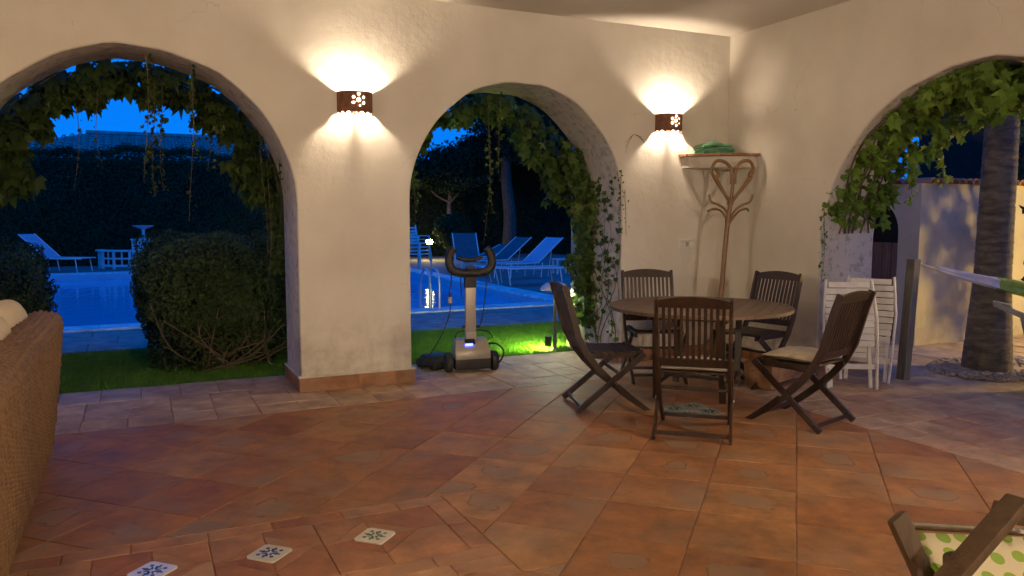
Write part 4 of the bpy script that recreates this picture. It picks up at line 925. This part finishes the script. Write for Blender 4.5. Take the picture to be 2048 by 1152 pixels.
def hammock(name, label, A, Bp, wid, m, sag, z_shift=0, gather=.3):
    t = thing(name, label, 'hammock', tuple(A)); n, k_ = 30, 12; A = Vector(A); Bp = Vector(Bp); d = (Bp-A); side = Vector((-d.y, d.x, 0)).normalized(); vs = []; uv = []
    for i in range(n+1):
        u = i/n; w_ = wid*min(1, max(.06, (u-.10)/gather)) ; c = A+d*u+Vector((0,0,-sag*4*u*(1-u)))
        for j in range(k_+1):
            v_ = j/k_*2-1; p = c+side*(v_*w_*.5)+Vector((0,0,-w_*.55*(1-v_*v_)+.010*math.sin(j*2.4+u*5))); vs.append(p-A)
    fs = [(i*(k_+1)+j, i*(k_+1)+j+1, (i+1)*(k_+1)+j+1, (i+1)*(k_+1)+j) for i in range(n) for j in range(k_)]
    o = MB().add(vs, fs).build('cloth', m, t, smooth=60); o.modifiers.new('th', 'SOLIDIFY').thickness = .006
    ul = o.data.uv_layers.new(name='UV')
    for lp in o.data.loops: vi = lp.vertex_index; ul.data[lp.index].uv = ((vi % (k_+1))/k_, (vi//(k_+1))/n)
    MB().tube([(0,0,0), d*.06+Vector((0,0,-.01))], .008, 6).build('rope', M_cush, t); return t
gathered('folded green and white hammock stretched from the grey post past the palm', (.735,-1.80,1.05), (4.4,-3.0,.50), M_hamw, M_fabric_g, .014, .080, .10)
hammock('hammock', 'blue and white striped hammock hanging at the right edge behind the palm', (.78,-2.48,.775), (2.7,-3.7,.50), 1.0, M_stripe, .20, gather=.10)

t = thing('palm_tree', 'thick ringed palm trunk lit yellow from the right, standing in gravel', 'palm', (1.72,-1.83,-.03))
mb = MB(); pts = []; rs = []; z = 0
while z < 5.2:
    r0 = .225-.050*min(1, z/.9)-.012*z; 
    pts += [(.0+.012*z, .0, z), (.0+.012*(z+.05), 0, z+.055), (.012*(z+.06), 0, z+.062)]; q_ = random.uniform(.003,.010); rs += [r0+random.uniform(-.002,.002), r0-.002, r0-q_]; z += .055+.05*random.random()**2
mb.tube(pts, rs, 26); mb.build('trunk', M_bark, t, smooth=50)
mb = MB()
for k in range(16):
    a = 2*PI*k/16; pr_ = [Vector((.06+u_*2.1*math.cos(a), u_*2.1*math.sin(a), 5.15+.9*u_-1.7*u_*u_)) for u_ in [i/9 for i in range(10)]]
    for i in range(9):
        p, q = pr_[i], pr_[i+1]; sd = Vector((-math.sin(a), math.cos(a), 0)); l = .5*(1-abs(i/9-.4))
        for s in (-1, 1):
            for h_ in (0, .5): b0 = p+(q-p)*h_; mb.add([b0, b0+(q-p)*.3, b0+sd*s*l+(q-p)*.8+Vector((0,0,-.25*l))], [(0,1,2)])
mb.build('crown', M_tree, t)

t = thing('garden_wall', 'rendered outbuilding wall corner with a tiled coping beyond the palm', 'wall', (2.34,-.55,0)); WZ = 1.86
mb = MB()   # face along X=2.34 with arched door opening, and face along Y=-.55
dc, dr, ds = .13, .40, 1.30; xs = [-.55, dc-dr]+[dc-dr*math.cos(PI*k/16) for k in range(1,16)]+[dc+dr, 3.2]
for i in range(len(xs)-1):
    a, b_ = xs[i], xs[i+1]; inn_ = abs((a+b_)/2-dc) < dr; f = lambda q: ds+dr*math.sqrt(max(0,1-((q-dc)/dr)**2)) if inn_ else -.05
    za, zb = f(a), f(b_); mb.add([(2.34,a,za),(2.34,b_,zb),(2.34,b_,WZ),(2.34,a,WZ)], [(0,3,2,1)])
    if inn_: mb.add([(2.34,a,za),(2.34,b_,zb),(2.62,b_,zb),(2.62,a,za)], [(0,1,2,3)])
for y in (dc-dr, dc+dr): mb.add([(2.34,y,-.05),(2.34,y,ds),(2.62,y,ds),(2.62,y,-.05)], [(0,1,2,3)])
mb.add([(2.34,-.55,-.05),(5.6,-.55,-.05),(5.6,-.55,WZ),(2.34,-.55,WZ),(5.6,3.2,-.05),(5.6,3.2,WZ),(2.34,3.2,WZ),(2.34,3.2,-.05)], [(0,1,2,3),(1,4,5,2),(3,2,5,6),(4,7,6,5)])
mb.build('render_wall', M_out, t, world=True)
dd = MB().box((2.60,dc,.58),(.03,.79,1.16)).build('door', M_door, t, world=True)
for k in range(6): MB().box((2.58,dc-.33+k*.132,.59),(.018,.122,1.15)).build('board', M_door, dd)
for ob in KIDS(dd): ob.location = (-2.34,.55,0)
MB().box((2.75,dc,.9),(.02,.9,1.9)).build('opening_shade_sheet', M_dark, t, world=True)  # black sheet stands in for the shade inside the door arch
mb = MB()
ct = MB().lathe([(.062,-.17),(.062,.17),(.050,.17),(.050,-.17)], (0,0,0), 8, 0, PI, rot=Matrix.Rotation(PI/2,3,'X')).mesh('coping_tile', M_skirt)
for k in range(27): link('coping_tile', ct, t, (.06+k*.122, .06, WZ+.0+random.uniform(-.004,.004)))
for k in range(20): link('coping_tile', ct, t, (.06, .25+k*.122, WZ+.001), (0,0,PI/2))
for ob in KIDS(t):
    pass
# patio slabs and gravel
pt = struct(MB().box((3.0,-3.0,-.055),(5.9,7.2,.05)).build('patio', M_grout))
rw = 0; x = .26
while x < 5.4:
    y = -6.3+.35*(rw % 2); wd = (.52,.60,.46)[rw % 3]
    while y < -.62 if x > 2.2 else y < .25:
        l = random.uniform(.55,.85); tile('patio_slab', rect(x, x+wd, y, y+l), M_slab, pt, g=.005, z=-.004, rough=2.2); y += l
    x += wd; rw += 1
st = bmesh.new(); bmesh.ops.create_icosphere(st, subdivisions=1, radius=1); sv = np.array([v.co for v in st.verts]); sf = np.array([[v.index for v in f.verts] for f in st.faces]); st.free()
V = []; F = []
for k in range(1500):
    a = random.uniform(0, 2*PI); r_ = .15+.62*math.sqrt(random.random()); s_ = random.uniform(.014,.032)
    c = np.array([1.95+r_*math.cos(a)*1.1, -1.88+r_*math.sin(a)*.75, -.002+.01*random.random()]); q = sv*np.array([s_*random.uniform(.8,1.5), s_*random.uniform(.8,1.3), s_*.7]); V.append(q+c); F.append(sf+len(sv)*k)
def npmesh(name, V, F, m, smooth=False):
    me = bpy.data.meshes.new(name); V = np.asarray(V, dtype=np.float32); F = np.asarray(F, dtype=np.int32); n, k = F.shape
    me.vertices.add(len(V)); me.vertices.foreach_set('co', V.ravel()); me.loops.add(n*k); me.loops.foreach_set('vertex_index', F.ravel()); me.polygons.add(n); me.polygons.foreach_set('loop_start', np.arange(n, dtype=np.int32)*k)
    me.update(calc_edges=True); me.materials.append(m); return me
gv = link('gravel', npmesh('gravel', np.vstack(V), np.vstack(F), M_stone)); tag(gv, 'ring of loose pebbles round the foot of the palm', 'gravel', kind='stuff')

# ------------------------------------------------------------------ foliage helpers
def unit(n): 
    v = rng.normal(size=(n,3)); return v/np.linalg.norm(v, axis=1)[:,None]
def leaves(C_, size, nrm=None, jit=.6, asp=.55, droop=.3):
    """folded diamond leaves at points C_, two triangles each"""
    n = len(C_); N_ = unit(n) if nrm is None else nrm+unit(n)*jit; N_ /= np.linalg.norm(N_, axis=1)[:,None]
    T = unit(n); T[:,2] -= droop; T -= N_*(T*N_).sum(1)[:,None]; T /= np.linalg.norm(T, axis=1)[:,None]; Bv = np.cross(N_, T)
    s = (size*rng.uniform(.6,1.3,n))[:,None]
    a = C_-T*s*.5; b = C_+T*s*.5; c = C_+Bv*s*asp*.5+N_*s*.12; d = C_-Bv*s*asp*.5+N_*s*.12
    V = np.stack([a,c,b,d],1).reshape(-1,3); i = np.arange(n)[:,None]*4
    F = np.concatenate([i+np.array([[0,1,2]]), i+np.array([[0,2,3]])], 0); return V, F
def lump(p, f, a, s):   # cheap smooth pseudo noise
    return a*(np.sin(p[:,0]*f+s)*np.sin(p[:,1]*f*1.3+s*2)+np.sin(p[:,2]*f*1.1+s*3)*np.sin(p[:,0]*f*.7+p[:,1]*f*.6+s))
def blob_crown(n, c, rad, size, seed=0, shell=.45, gaps=.25):
    d = unit(n); r = 1-shell*rng.random(n)**1.5; p = d*r[:,None]; l = lump(d*3, 1.7, .16, seed)+lump(d*3, 4.1, .08, seed+2); p *= (1+l)[:,None]
    keep = lump(d*3, 5.2, .5, seed+5) > -1+gaps*1.2+rng.random(n)*.5-.6
    p = p[keep]; return p*np.array(rad)+np.array(c), d[keep]
# hedges beyond the pool
def hedge(name, label, x0, x1, y, h, dep, m, size, dens, seed, topvar=.18):
    t = thing(name, label, 'hedge', ((x0+x1)/2, y, 0)); w_ = x1-x0
    n1 = int(w_*h*dens); X = rng.uniform(x0, x1, n1); Z = rng.uniform(0, 1, n1); hh = h+topvar*(np.sin(X*1.1+seed)*.5+np.sin(X*3.3+seed*2)*.3+np.sin(X*8.1)*.15); Zc = Z*hh
    Y = y-dep/2+rng.random(n1)**2*.5+.14*np.sin(X*2.3+seed)*np.sin(Zc*2.1+seed)+.07*np.sin(X*6.1)*np.sin(Zc*5.3)
    P1 = np.stack([X,Y,Zc],1); N1 = np.tile([0,-1,.35],(n1,1))
    n2 = int(w_*dep*dens); X = rng.uniform(x0, x1, n2); hh = h+topvar*(np.sin(X*1.1+seed)*.5+np.sin(X*3.3+seed*2)*.3+np.sin(X*8.1)*.15)
    P2 = np.stack([X, rng.uniform(y-dep/2, y+dep/2, n2), hh+rng.normal(0,.05,n2)+.12*rng.random(n2)**4],1); N2 = np.tile([0,-.2,1.],(n2,1))
    V, F = leaves(np.vstack([P1,P2]), size, np.vstack([N1,N2])); V -= np.array(t.location)
    link('foliage', npmesh('foliage', V, F, m), t); MB().box(((x0+x1)/2,y+.15,h/2-.2),(w_-.2,dep-.4,h-.2)).build('dark_hedge_core', M_core, t, world=True); return t  # the box is an opaque dark core that stops see-through gaps
hedge('tall_hedge', 'tall dark clipped hedge closing the garden behind the pool', -16, 1.2, 20.6, 3.40, 1.4, M_hedge, .085, 900, 1)
hedge('tall_hedge', 'dark shaggy hedge behind the loungers on the right of the pool', 1.0, 6.8, 21.6, 2.9, 1.6, M_tree, .10, 650, 4, .4)
hedge('tall_hedge', 'high dark wall of foliage right of the bare trunk in the middle arch', 6.6, 16, 21.9, 5.0, 1.8, M_tree, .11, 520, 5, .6)
hedge('side_hedge', 'dark high planting behind the outbuilding wall', 5.9, 11.5, 1.6, 4.2, 1.6, M_hedge, .08, 420, 3, .4)
hedge('side_hedge', 'low dark planting at the far right beyond the palm', 5.7, 12, -1.2, 2.4, 1.0, M_hedge, .08, 420, 6, .3)
def tree(label, base, hgt, tr, crowns, m, size, seed, cat='tree', name='garden_tree', core=True):
    t = thing(name, label, cat, (*base, 0)); b = Vector((*base,0))
    MB().tube(bz([(0,0,0),(.08,0,hgt*.3),(-.05,.05,hgt*.65),(.05,0,hgt)], 16), [tr*(1-.55*i/19) for i in range(20)], 12).build('trunk', M_trunk, t, smooth=60) if False else None
    pts = bz([(0,0,0),(.08,0,hgt*.3),(-.05,.05,hgt*.65),(.05,0,hgt)], 16); MB().tube(pts, [tr*(1-.5*i/len(pts)) for i in range(len(pts))], 12).build('trunk', M_trunk, t, smooth=60)
    mb = MB(); Ps = []; Ns = []
    for k, (c, r_, n) in enumerate(crowns):
        c = Vector(c)-b; st_ = Vector((0,0,hgt*.75)); mb.tube(bz([st_, (st_+c)/2+Vector((0,0,-.2)), c], 10), [tr*.4, *[tr*.4*(1-.6*i/12) for i in range(1, 12)]][:len(bz([st_, (st_+c)/2, c], 10))], 7)
        p, d_ = blob_crown(n, tuple(c), r_, size, seed+k); Ps.append(p); Ns.append(d_)
    mb.build('limb', M_trunk, t, smooth=60)
    if core:
        for c, r_, n in crowns: MB().lathe([(.0001,-1),(.55,-.8),(.9,-.35),(1,.1),(.8,.6),(.45,.9),(.0001,1)], (0,0,0), 12).build('dark_crown_core', M_core, t).matrix_local = Matrix.Translation(Vector(c)-b) @ Matrix.Diagonal((r_[0]*.66, r_[1]*.66, r_[2]*.66, 1))  # opaque dark cores added so the crowns hide the sky
    V, F = leaves(np.vstack(Ps), size, np.vstack(Ns), 1.1); link('crown', npmesh('crown', V, F, m), t); return t
tree('tall dark tree with a visible bare trunk beyond the loungers in the middle arch', (6.25,19,), 4.6, .27, [((7.0,19,5.2),(2.1,1.8,1.8),30000),((9.2,19.5,4.4),(1.9,1.8,1.7),18000),((5.6,19,6.4),(1.6,1.4,1.2),16000),((4.6,18.8,6.9),(1.2,1.2,.7),8000)], M_tree, .14, 2)
tree('small dark feathery tree left of the bare trunk in the middle arch', (4.3,19.6), 2.6, .12, [((4.35,19.6,3.1),(1.2,1.0,.85),9000),((5.2,19.4,3.6),(.8,.8,.75),5000),((3.2,19.8,2.9),(.7,.8,.5),4000)], M_tree, .12, 7)
tree('leafy shrub glowing yellow from the small garden light behind it', (3.7,17.9), .9, .05, [((3.75,17.9,.95),(.62,.5,.55),3800)], M_bush, .10, 9, 'shrub', 'lit_shrub', False)
tree('unseen loose leafy shrub added to shade the outbuilding wall', (3.45,-1.45), 1.3, .03, [((3.4,-1.45,1.45),(.38,.3,.62),520),((3.5,-1.4,.9),(.35,.3,.5),300)], M_bush, .13, 21, 'shrub', 'shade_shrub', False)  # hidden shrub added to cast mottled shade on the wall
# palm tuft silhouette over the hedge
t = thing('far_palm', 'palm frond tips showing over the hedge at the far left', 'palm', (-10.4,26,0)); mb = MB()
for k in range(34):
    a = R(random.uniform(-60,240)); L_ = random.uniform(1.2,2.1)
    p = [Vector((L_*u_*math.cos(a), .3*math.sin(k)*u_, L_*u_*math.sin(a)*.55-.9*u_*u_+.2*u_)) for u_ in [0,.25,.5,.75,1]]
    for i in range(4):
        d_ = (p[i+1]-p[i]); nn_ = Vector((-d_.z,0,d_.x)).normalized()*.035*(1-i/5); mb.add([p[i]-nn_+Vector((0,0,4.0)), p[i]+nn_+Vector((0,0,4.0)), p[i+1]+nn_*.7+Vector((0,0,4.0)), p[i+1]-nn_*.7+Vector((0,0,4.0))], [(0,1,2,3)])
mb.build('fronds', M_tree, t); MB().tube([(0,0,0),(0,0,4)], .18, 10).build('trunk', M_trunk, t)
# neighbour's house with tiled hip roof
t = thing('neighbour_house', 'low house with a reddish tiled hip roof rising behind the hedge', 'house', (-4.6,34,0))
MB().box((0,0,1.9),(14,8,3.8)).build('wall', M_out, t)
mb = MB(); ex, ey, rz_, rx = 7.6, 4.6, 5.15, 3.1
q = [(-ex,-ey,3.75),(ex,-ey,3.75),(ex,ey,3.75),(-ex,ey,3.75),(-rx,0,rz_),(rx,0,rz_)]
rf = mb.add(q, [(0,1,5,4),(1,2,5),(2,3,4,5),(3,0,4),(3,2,1,0)]).build('roof', M_roof, t)
mb = MB()
for k in range(52):       # rows of barrel tiles running down the slope facing the garden
    x = -ex+.3*k+.1
    if abs(x) > ex: continue
    lim = 1 if abs(x) < rx else (ex-abs(x))/(ex-rx); L_ = lim
    a = Vector((x,-ey,3.79)); b_ = Vector((x,-ey+ey*L_,3.79+(rz_-3.75)*L_)); n_ = max(1, int(9*L_))
    for i in range(n_): mb.tube([a+(b_-a)*i/n_+Vector((0,0,.015)), a+(b_-a)*(i+1)/n_+Vector((0,0,-.01))], [.10,.085], 5, cap=False)
tl = mb.build('roof_tiles', M_roof, rf); tl['kind'] = 'stuff'
MB().tube([(-rx,0,rz_+.03),(rx,0,rz_+.03)], .13, 8).build('ridge', M_roof, rf)

# ------------------------------------------------------------------ clipped bushes beside the lawn
def bush(label, x0, x1, y0, y1, h, n, seed, twigs=0, m=None):
    t = thing('clipped_bush', label, 'bush', ((x0+x1)/2,(y0+y1)/2,-.02)); c = np.array([(x0+x1)/2,(y0+y1)/2,h*.52]); rad = np.array([(x1-x0)/2,(y1-y0)/2,h*.53])
    d = unit(n); k = (np.abs(d)**7).sum(1)**(-1/7); p = d*k[:,None]*(1-.30*rng.random(n)**2)[:,None]; p *= (1+lump(d*3,2.0,.06,seed)+lump(d*3,5,.06,seed))[:,None]
    low = p[:,2] < -.35; keep = ~(low & (rng.random(n) < .45)); p = p[keep]; d = d[keep]; p[:,:2] *= (1-.16*np.clip(-p[:,2],0,1))[:,None]
    V, F = leaves(p*rad+c, .040, d, .9, .6); V -= np.array(t.location); link('foliage', npmesh('foliage', V, F, m or M_bush), t)
    MB().box((c[0]+.05,c[1]+.12,h*.46),((x1-x0)*.70,(y1-y0)*.62,h*.84)).build('dark_bush_core', M_core, t, world=True, bevel=.1)  # opaque dark core in place of the shaded inside
    if twigs:
        mb = MB()
        for k in range(twigs):
            a = Vector((c[0]+random.uniform(-.35,.45)*rad[0]*1.2, y0+random.uniform(.05,.45), 0)); b_ = Vector((c[0]+random.uniform(-.95,1.0)*rad[0], y0+random.uniform(-.10,.22), random.uniform(.25,.72)))
            mid_ = (a+b_)/2+Vector((random.uniform(-.16,.16),-random.uniform(0,.1),random.uniform(-.14,.08))); p_ = bz([a, mid_, b_], 8); mb.tube(p_, [.011*(1-.7*i/len(p_)) for i in range(len(p_))], 5)
            for q_ in range(3):
                s_ = p_[3+q_*2]; e_ = s_+Vector((random.uniform(-.22,.22), random.uniform(-.1,.04), random.uniform(-.04,.22))); mb.tube([s_, (s_+e_)/2+Vector((0,0,.02)), e_], [.005,.004,.002], 4)
        mb.build('bare_twigs', M_twig, t, world=True)
    return t
bush('big boxy clipped bush with bare twigs at its foot, inside the left arch', -5.72, -4.12, 1.22, 2.75, 1.20, 72000, 3, 18)
bush('rounded dark bush behind the sofa at the left edge', -8.2, -6.62, 1.9, 3.4, 1.10, 42000, 8)

# ------------------------------------------------------------------ lawn grass
n = 150000; X = rng.uniform(-8.9,.55,n); Y = rng.uniform(.84,3.0,n); hgt = rng.uniform(.022,.058,n); a = rng.uniform(0,2*PI,n); ln = rng.normal(0,.018,(n,2)); wd_ = .0028
B0 = np.stack([X+np.cos(a)*wd_, Y+np.sin(a)*wd_, np.full(n,-.02)],1); B1 = np.stack([X-np.cos(a)*wd_, Y-np.sin(a)*wd_, np.full(n,-.02)],1); Tp = np.stack([X+ln[:,0], Y+ln[:,1], -.02+hgt],1)
g = link('lawn_grass', npmesh('lawn_grass', np.stack([B0,B1,Tp],1).reshape(-1,3), np.arange(3*n).reshape(-1,3), M_grass)); tag(g, 'short green lawn between the portico and the pool', 'grass', kind='stuff')

# ------------------------------------------------------------------ climbing vine
def leaf_mesh(name, m, seed):
    r_ = random.Random(seed); tips = [(0,1.0),(50,.86),(-50,.86),(105,.62),(-105,.62)]; notch = [(25,.58),(-25,.58),(78,.50),(-78,.50),(140,.40),(-140,.40),(180,.16)]
    pts = sorted([(a, l*r_.uniform(.9,1.1)) for a, l in tips+notch]); vs = [(0,0,0)]
    for a, l in pts: x, y = l*math.sin(R(a))*.5, l*math.cos(R(a))*.5; vs.append((x, y, -.30*l*l*r_.uniform(.5,1.5)+.05*math.cos(R(a*5))))
    fs = [(0, (i+1) % len(pts)+1, i+1) for i in range(len(pts))]; return MB().add(vs, fs).mesh(name, m)
LV = [leaf_mesh('leaf', M_vine, k) for k in range(4)]; LT = leaf_mesh('leaf', M_vtip, 9); LF = [leaf_mesh('leaf', M_vinel, k+20) for k in range(4)]
def vine(label, loc, sites, stems, single=290, tipf=.12, sizescale=1.3, lvs=None):
    """sites: (pos, outward normal, size); first come the ones seen largest"""
    t = thing('climbing_vine', label, 'vine', loc); L_ = Vector(loc); JV = []; JF = []; o_ = 0
    for k, (p, nr, s_) in enumerate(sites):
        p = Vector(p); nr = Vector(nr)+Vector((random.gauss(0,.45),random.gauss(0,.45),random.gauss(0,.35))); nr.normalize()
        dn = Vector((random.gauss(0,.35), random.gauss(0,.35), -1)); y_ = (dn-nr*dn.dot(nr)).normalized(); x_ = y_.cross(nr); M_ = Matrix((x_, y_, nr)).transposed().to_4x4(); s_ *= sizescale*random.choice((.55,.75,.9,1.0,1.1,1.25,1.4))*random.uniform(.9,1.1)
        me = LT if random.random() < tipf else (lvs or LV)[k % 4]
        if k < single: o = link('leaf', me, t); o.matrix_local = Matrix.Translation(p-L_) @ M_ @ Matrix.Scale(s_, 4)
        else:
            v_ = np.array([(M_.to_3x3() @ (q.co*s_)) + (p-L_) for q in me.vertices]); JV.append(v_); f_ = np.array([list(q.vertices) for q in me.polygons]); JF.append(f_+o_); o_ += len(v_)
    if JV: o = link('dense_leaves', npmesh('dense_leaves', np.vstack(JV), np.vstack(JF), (lvs or LV)[0].materials[0]), t); o['kind'] = 'stuff'
    mb = MB()
    for pts, r_ in stems: p_ = bz(pts, 6*len(pts)); mb.tube([Vector(q)-L_ for q in p_], [r_*(1-.6*i/len(p_)) for i in range(len(p_))], 5)
    if stems: mb.build('stems', M_vstem, t)['kind'] = 'stuff'
    return t
def strand(p, L_, n, sz, sw=.05):     # hanging tendril with small leaves
    p = Vector(p); s1, s2 = random.uniform(0,6), random.uniform(0,6); pts = [p+Vector((sw*math.sin(s1+u*3)*u, sw*math.cos(s2+u*4)*u, -L_*u)) for u in [i/7 for i in range(8)]]; st_ = []
    for k in range(n): u = (k+.5)/n; i = min(6, int(u*7)); q = pts[i]+(pts[i+1]-pts[i])*(u*7-i); st_.append((q+Vector((random.gauss(0,.02),random.gauss(0,.02),0)), (random.gauss(0,1),-1,0), sz*(1.2-.6*u)))
    return pts, st_
def arch_sites(c, r, sp, rv, tf, a0, a1, n, depth, dfun, size, nr=(0,-.5,.8)):
    out = []
    for k in range(n):
        a = R(random.uniform(a0, a1)); dd_ = dfun(math.degrees(a)); f = random.random()**.9*dd_; s_ = c-(r-f)*math.cos(a); z = sp+(rv-f)*math.sin(a) if a > 0 and a < PI else sp
        out.append((tf(s_, depth+random.uniform(0,.28), z), nr, size*random.uniform(.7,1.2)))
    return out
TA = lambda s, d, z: (s, d, z); TB = lambda s, d, z: (d, s, z)
# left arch: dark fringe hanging outside, leafy shoulders, thin tendrils
def dA(a): return .17+.10*abs(math.sin(a*.11))+.10*math.sin(a*.23+1)**2+ (.10 if a > 150 or a < 30 else 0)
S1 = arch_sites(-5.722,1.24,1.58,1.24,TA,6,176,1350,TH+.03,dA,.135)
for k in range(150):
    z = random.uniform(1.0,2.0); S1.append((( -4.50-random.random()*(.10+.16*max(0,(z-1.2))), TH+.02+random.random()*.2, z), (-.5,-1,0), .11))
for k in range(90):
    z = random.uniform(1.62,2.1); S1.append(((-6.92+random.random()*(.12+.30*(2.1-z)), TH+.02+random.random()*.25, z), (.5,-1,0), .14))
ST = [([(-4.50,TH+.05,-.0),(-4.46,TH+.05,.9),(-4.52,TH+.06,1.6),(-4.75,TH+.06,2.3),(-5.3,TH+.06,2.78),(-6.0,TH+.06,2.8),(-6.7,TH+.06,2.3)], .014)]
for (x, y, z, L_, n, sz) in ((-5.62,.05,2.74,1.0,26,.045),(-5.56,.5,2.6,.95,60,.045),(-5.50,.55,2.6,.9,50,.05),(-5.30,.12,2.70,1.25,34,.042),(-5.98,.6,2.5,.62,12,.03),(-6.15,.8,2.4,.7,9,.03),(-5.15,.8,2.5,.62,20,.045),(-5.05,.7,2.45,.42,20,.045),(-5.28,.6,2.6,.62,26,.045),(-4.72,.6,2.2,1.1,20,.04),(-4.66,.66,2.0,1.2,26,.05),(-4.60,.4,2.1,.9,14,.04)):
    p_, s_ = strand((x,y,z), L_, n, sz); ST.append((p_, .0035)); S1 += s_
random.shuffle(S1); vine('dark leafy vine fringing the left arch with thin tendrils hanging in front of the sky', (-4.5,TH+.05,0), S1, ST, tipf=.06)
# middle arch: fringe, and a thick leafy cascade down the right jamb
def dM(a): return .15+.15*max(0,math.sin(R(a)))*(.6+.4*math.sin(a*.2))+(.24 if a > 112 else 0)
S2 = arch_sites(-2.43,1.14,1.62,1.14,TA,5,178,900,TH+.02,dM,.12)
for k in range(520):
    z = random.uniform(.35,2.4); wv_ = .12+.10*math.sin(z*5)**2+(.16 if 1.75 < z < 2.3 else 0)+(.07 if .85 < z < 1.1 else 0); S2.append(((-1.34-random.random()*wv_*.8, TH-.20+random.random()*.26, z), (-1,-.6,0), .10))
for k in range(330):   # growth over the jamb face, thinning towards the room
    z = random.uniform(.2,2.3); S2.append(((-1.335-random.random()*.03, TH*(1-random.random()**1.7*.98), z), (-1,-.3,0), random.uniform(.045,.08)))
ST = []
for k in range(9):
    y0 = random.uniform(.05,TH); pts = [(-1.33, y0, random.uniform(0,.3))]
    for j in range(7): pts.append((-1.33, max(.02, min(TH, pts[-1][1]+random.uniform(-.22,.22))), pts[-1][2]+random.uniform(.12,.34)))
    ST.append((pts, .005))
for (x, y, z, L_, n, sz) in ((-2.60,.4,2.66,1.15,30,.045),(-2.52,.3,2.68,.85,26,.05),(-2.57,.5,2.6,1.4,20,.035),(-3.40,.4,2.1,.75,18,.04),(-1.35,-.02,1.95,.8,36,.03),(-1.31,-.03,1.75,.6,14,.02),(-3.3,.6,2.0,.4,20,.06)):
    p_, s_ = strand((x,y,z), L_, n, sz); ST.append((p_, .0035)); S2 += s_
for k in range(3): ST.append(([(-1.10+k*.02,-.008,2.28-k*.03),(-1.2,-.008,2.30),(-1.3,-.008,2.22-k*.05)], .0022))
random.shuffle(S2); vine('ivy-green vine around the middle arch cascading down its right jamb', (-1.3,TH,0), S2, ST, tipf=.10)
# side arch: large bright leaves over the crown of the arch
def dR(a): return .22+.20*abs(math.sin(a*.13))
S3 = []
for k in range(700):
    a = R(90+82*random.random()**2.1); ad = math.degrees(a); f = random.random()*(.26 if ad < 128 else max(.02, .22-(ad-128)*.010)); dpt = random.uniform(.08,.92) if ad < 150 else random.uniform(.05,.8)
    r_ = 1.44-f*(.35+.65*(dpt > TH-.1)); S3.append(((dpt, -2.78-r_*math.cos(a), 1.2+r_*math.sin(a)), (-.9,-.3,-.35), .125))
for k in range(120): a = R(random.uniform(60,100)); S3.append(((random.uniform(.1,.9), -2.78-1.36*math.cos(a), 1.2+1.36*math.sin(a)-random.random()*.25), (-.9,0,-.3), .13))
ST = []
for k in range(9):
    a0 = R(100); pts = []; dp = random.uniform(.15,.65)
    for j in range(7): a = R(175-j*12); pts.append((dp+.1*math.sin(j+k), -2.78-1.447*math.cos(a), 1.2+1.447*math.sin(a)))
    ST.append((pts, .008))
for (x, y, z, L_, n, sz) in ((-.012,-1.36,1.62,.75,40,.04),(.05,-1.38,1.9,.4,22,.06),(.3,-1.42,1.8,.45,16,.06),(.65,-1.75,2.1,.5,22,.10),(.7,-2.0,2.25,.5,22,.11)):
    p_, s_ = strand((x,y,z), L_, n, sz, .02); ST.append((p_, .0035)); S3 += s_
random.shuffle(S3); vine('bright green broad-leaved vine over the side arch at the right', (.1,-1.3,0), S3, ST, tipf=.12, sizescale=1.25, lvs=LF)
bpy.context.view_layer.update()
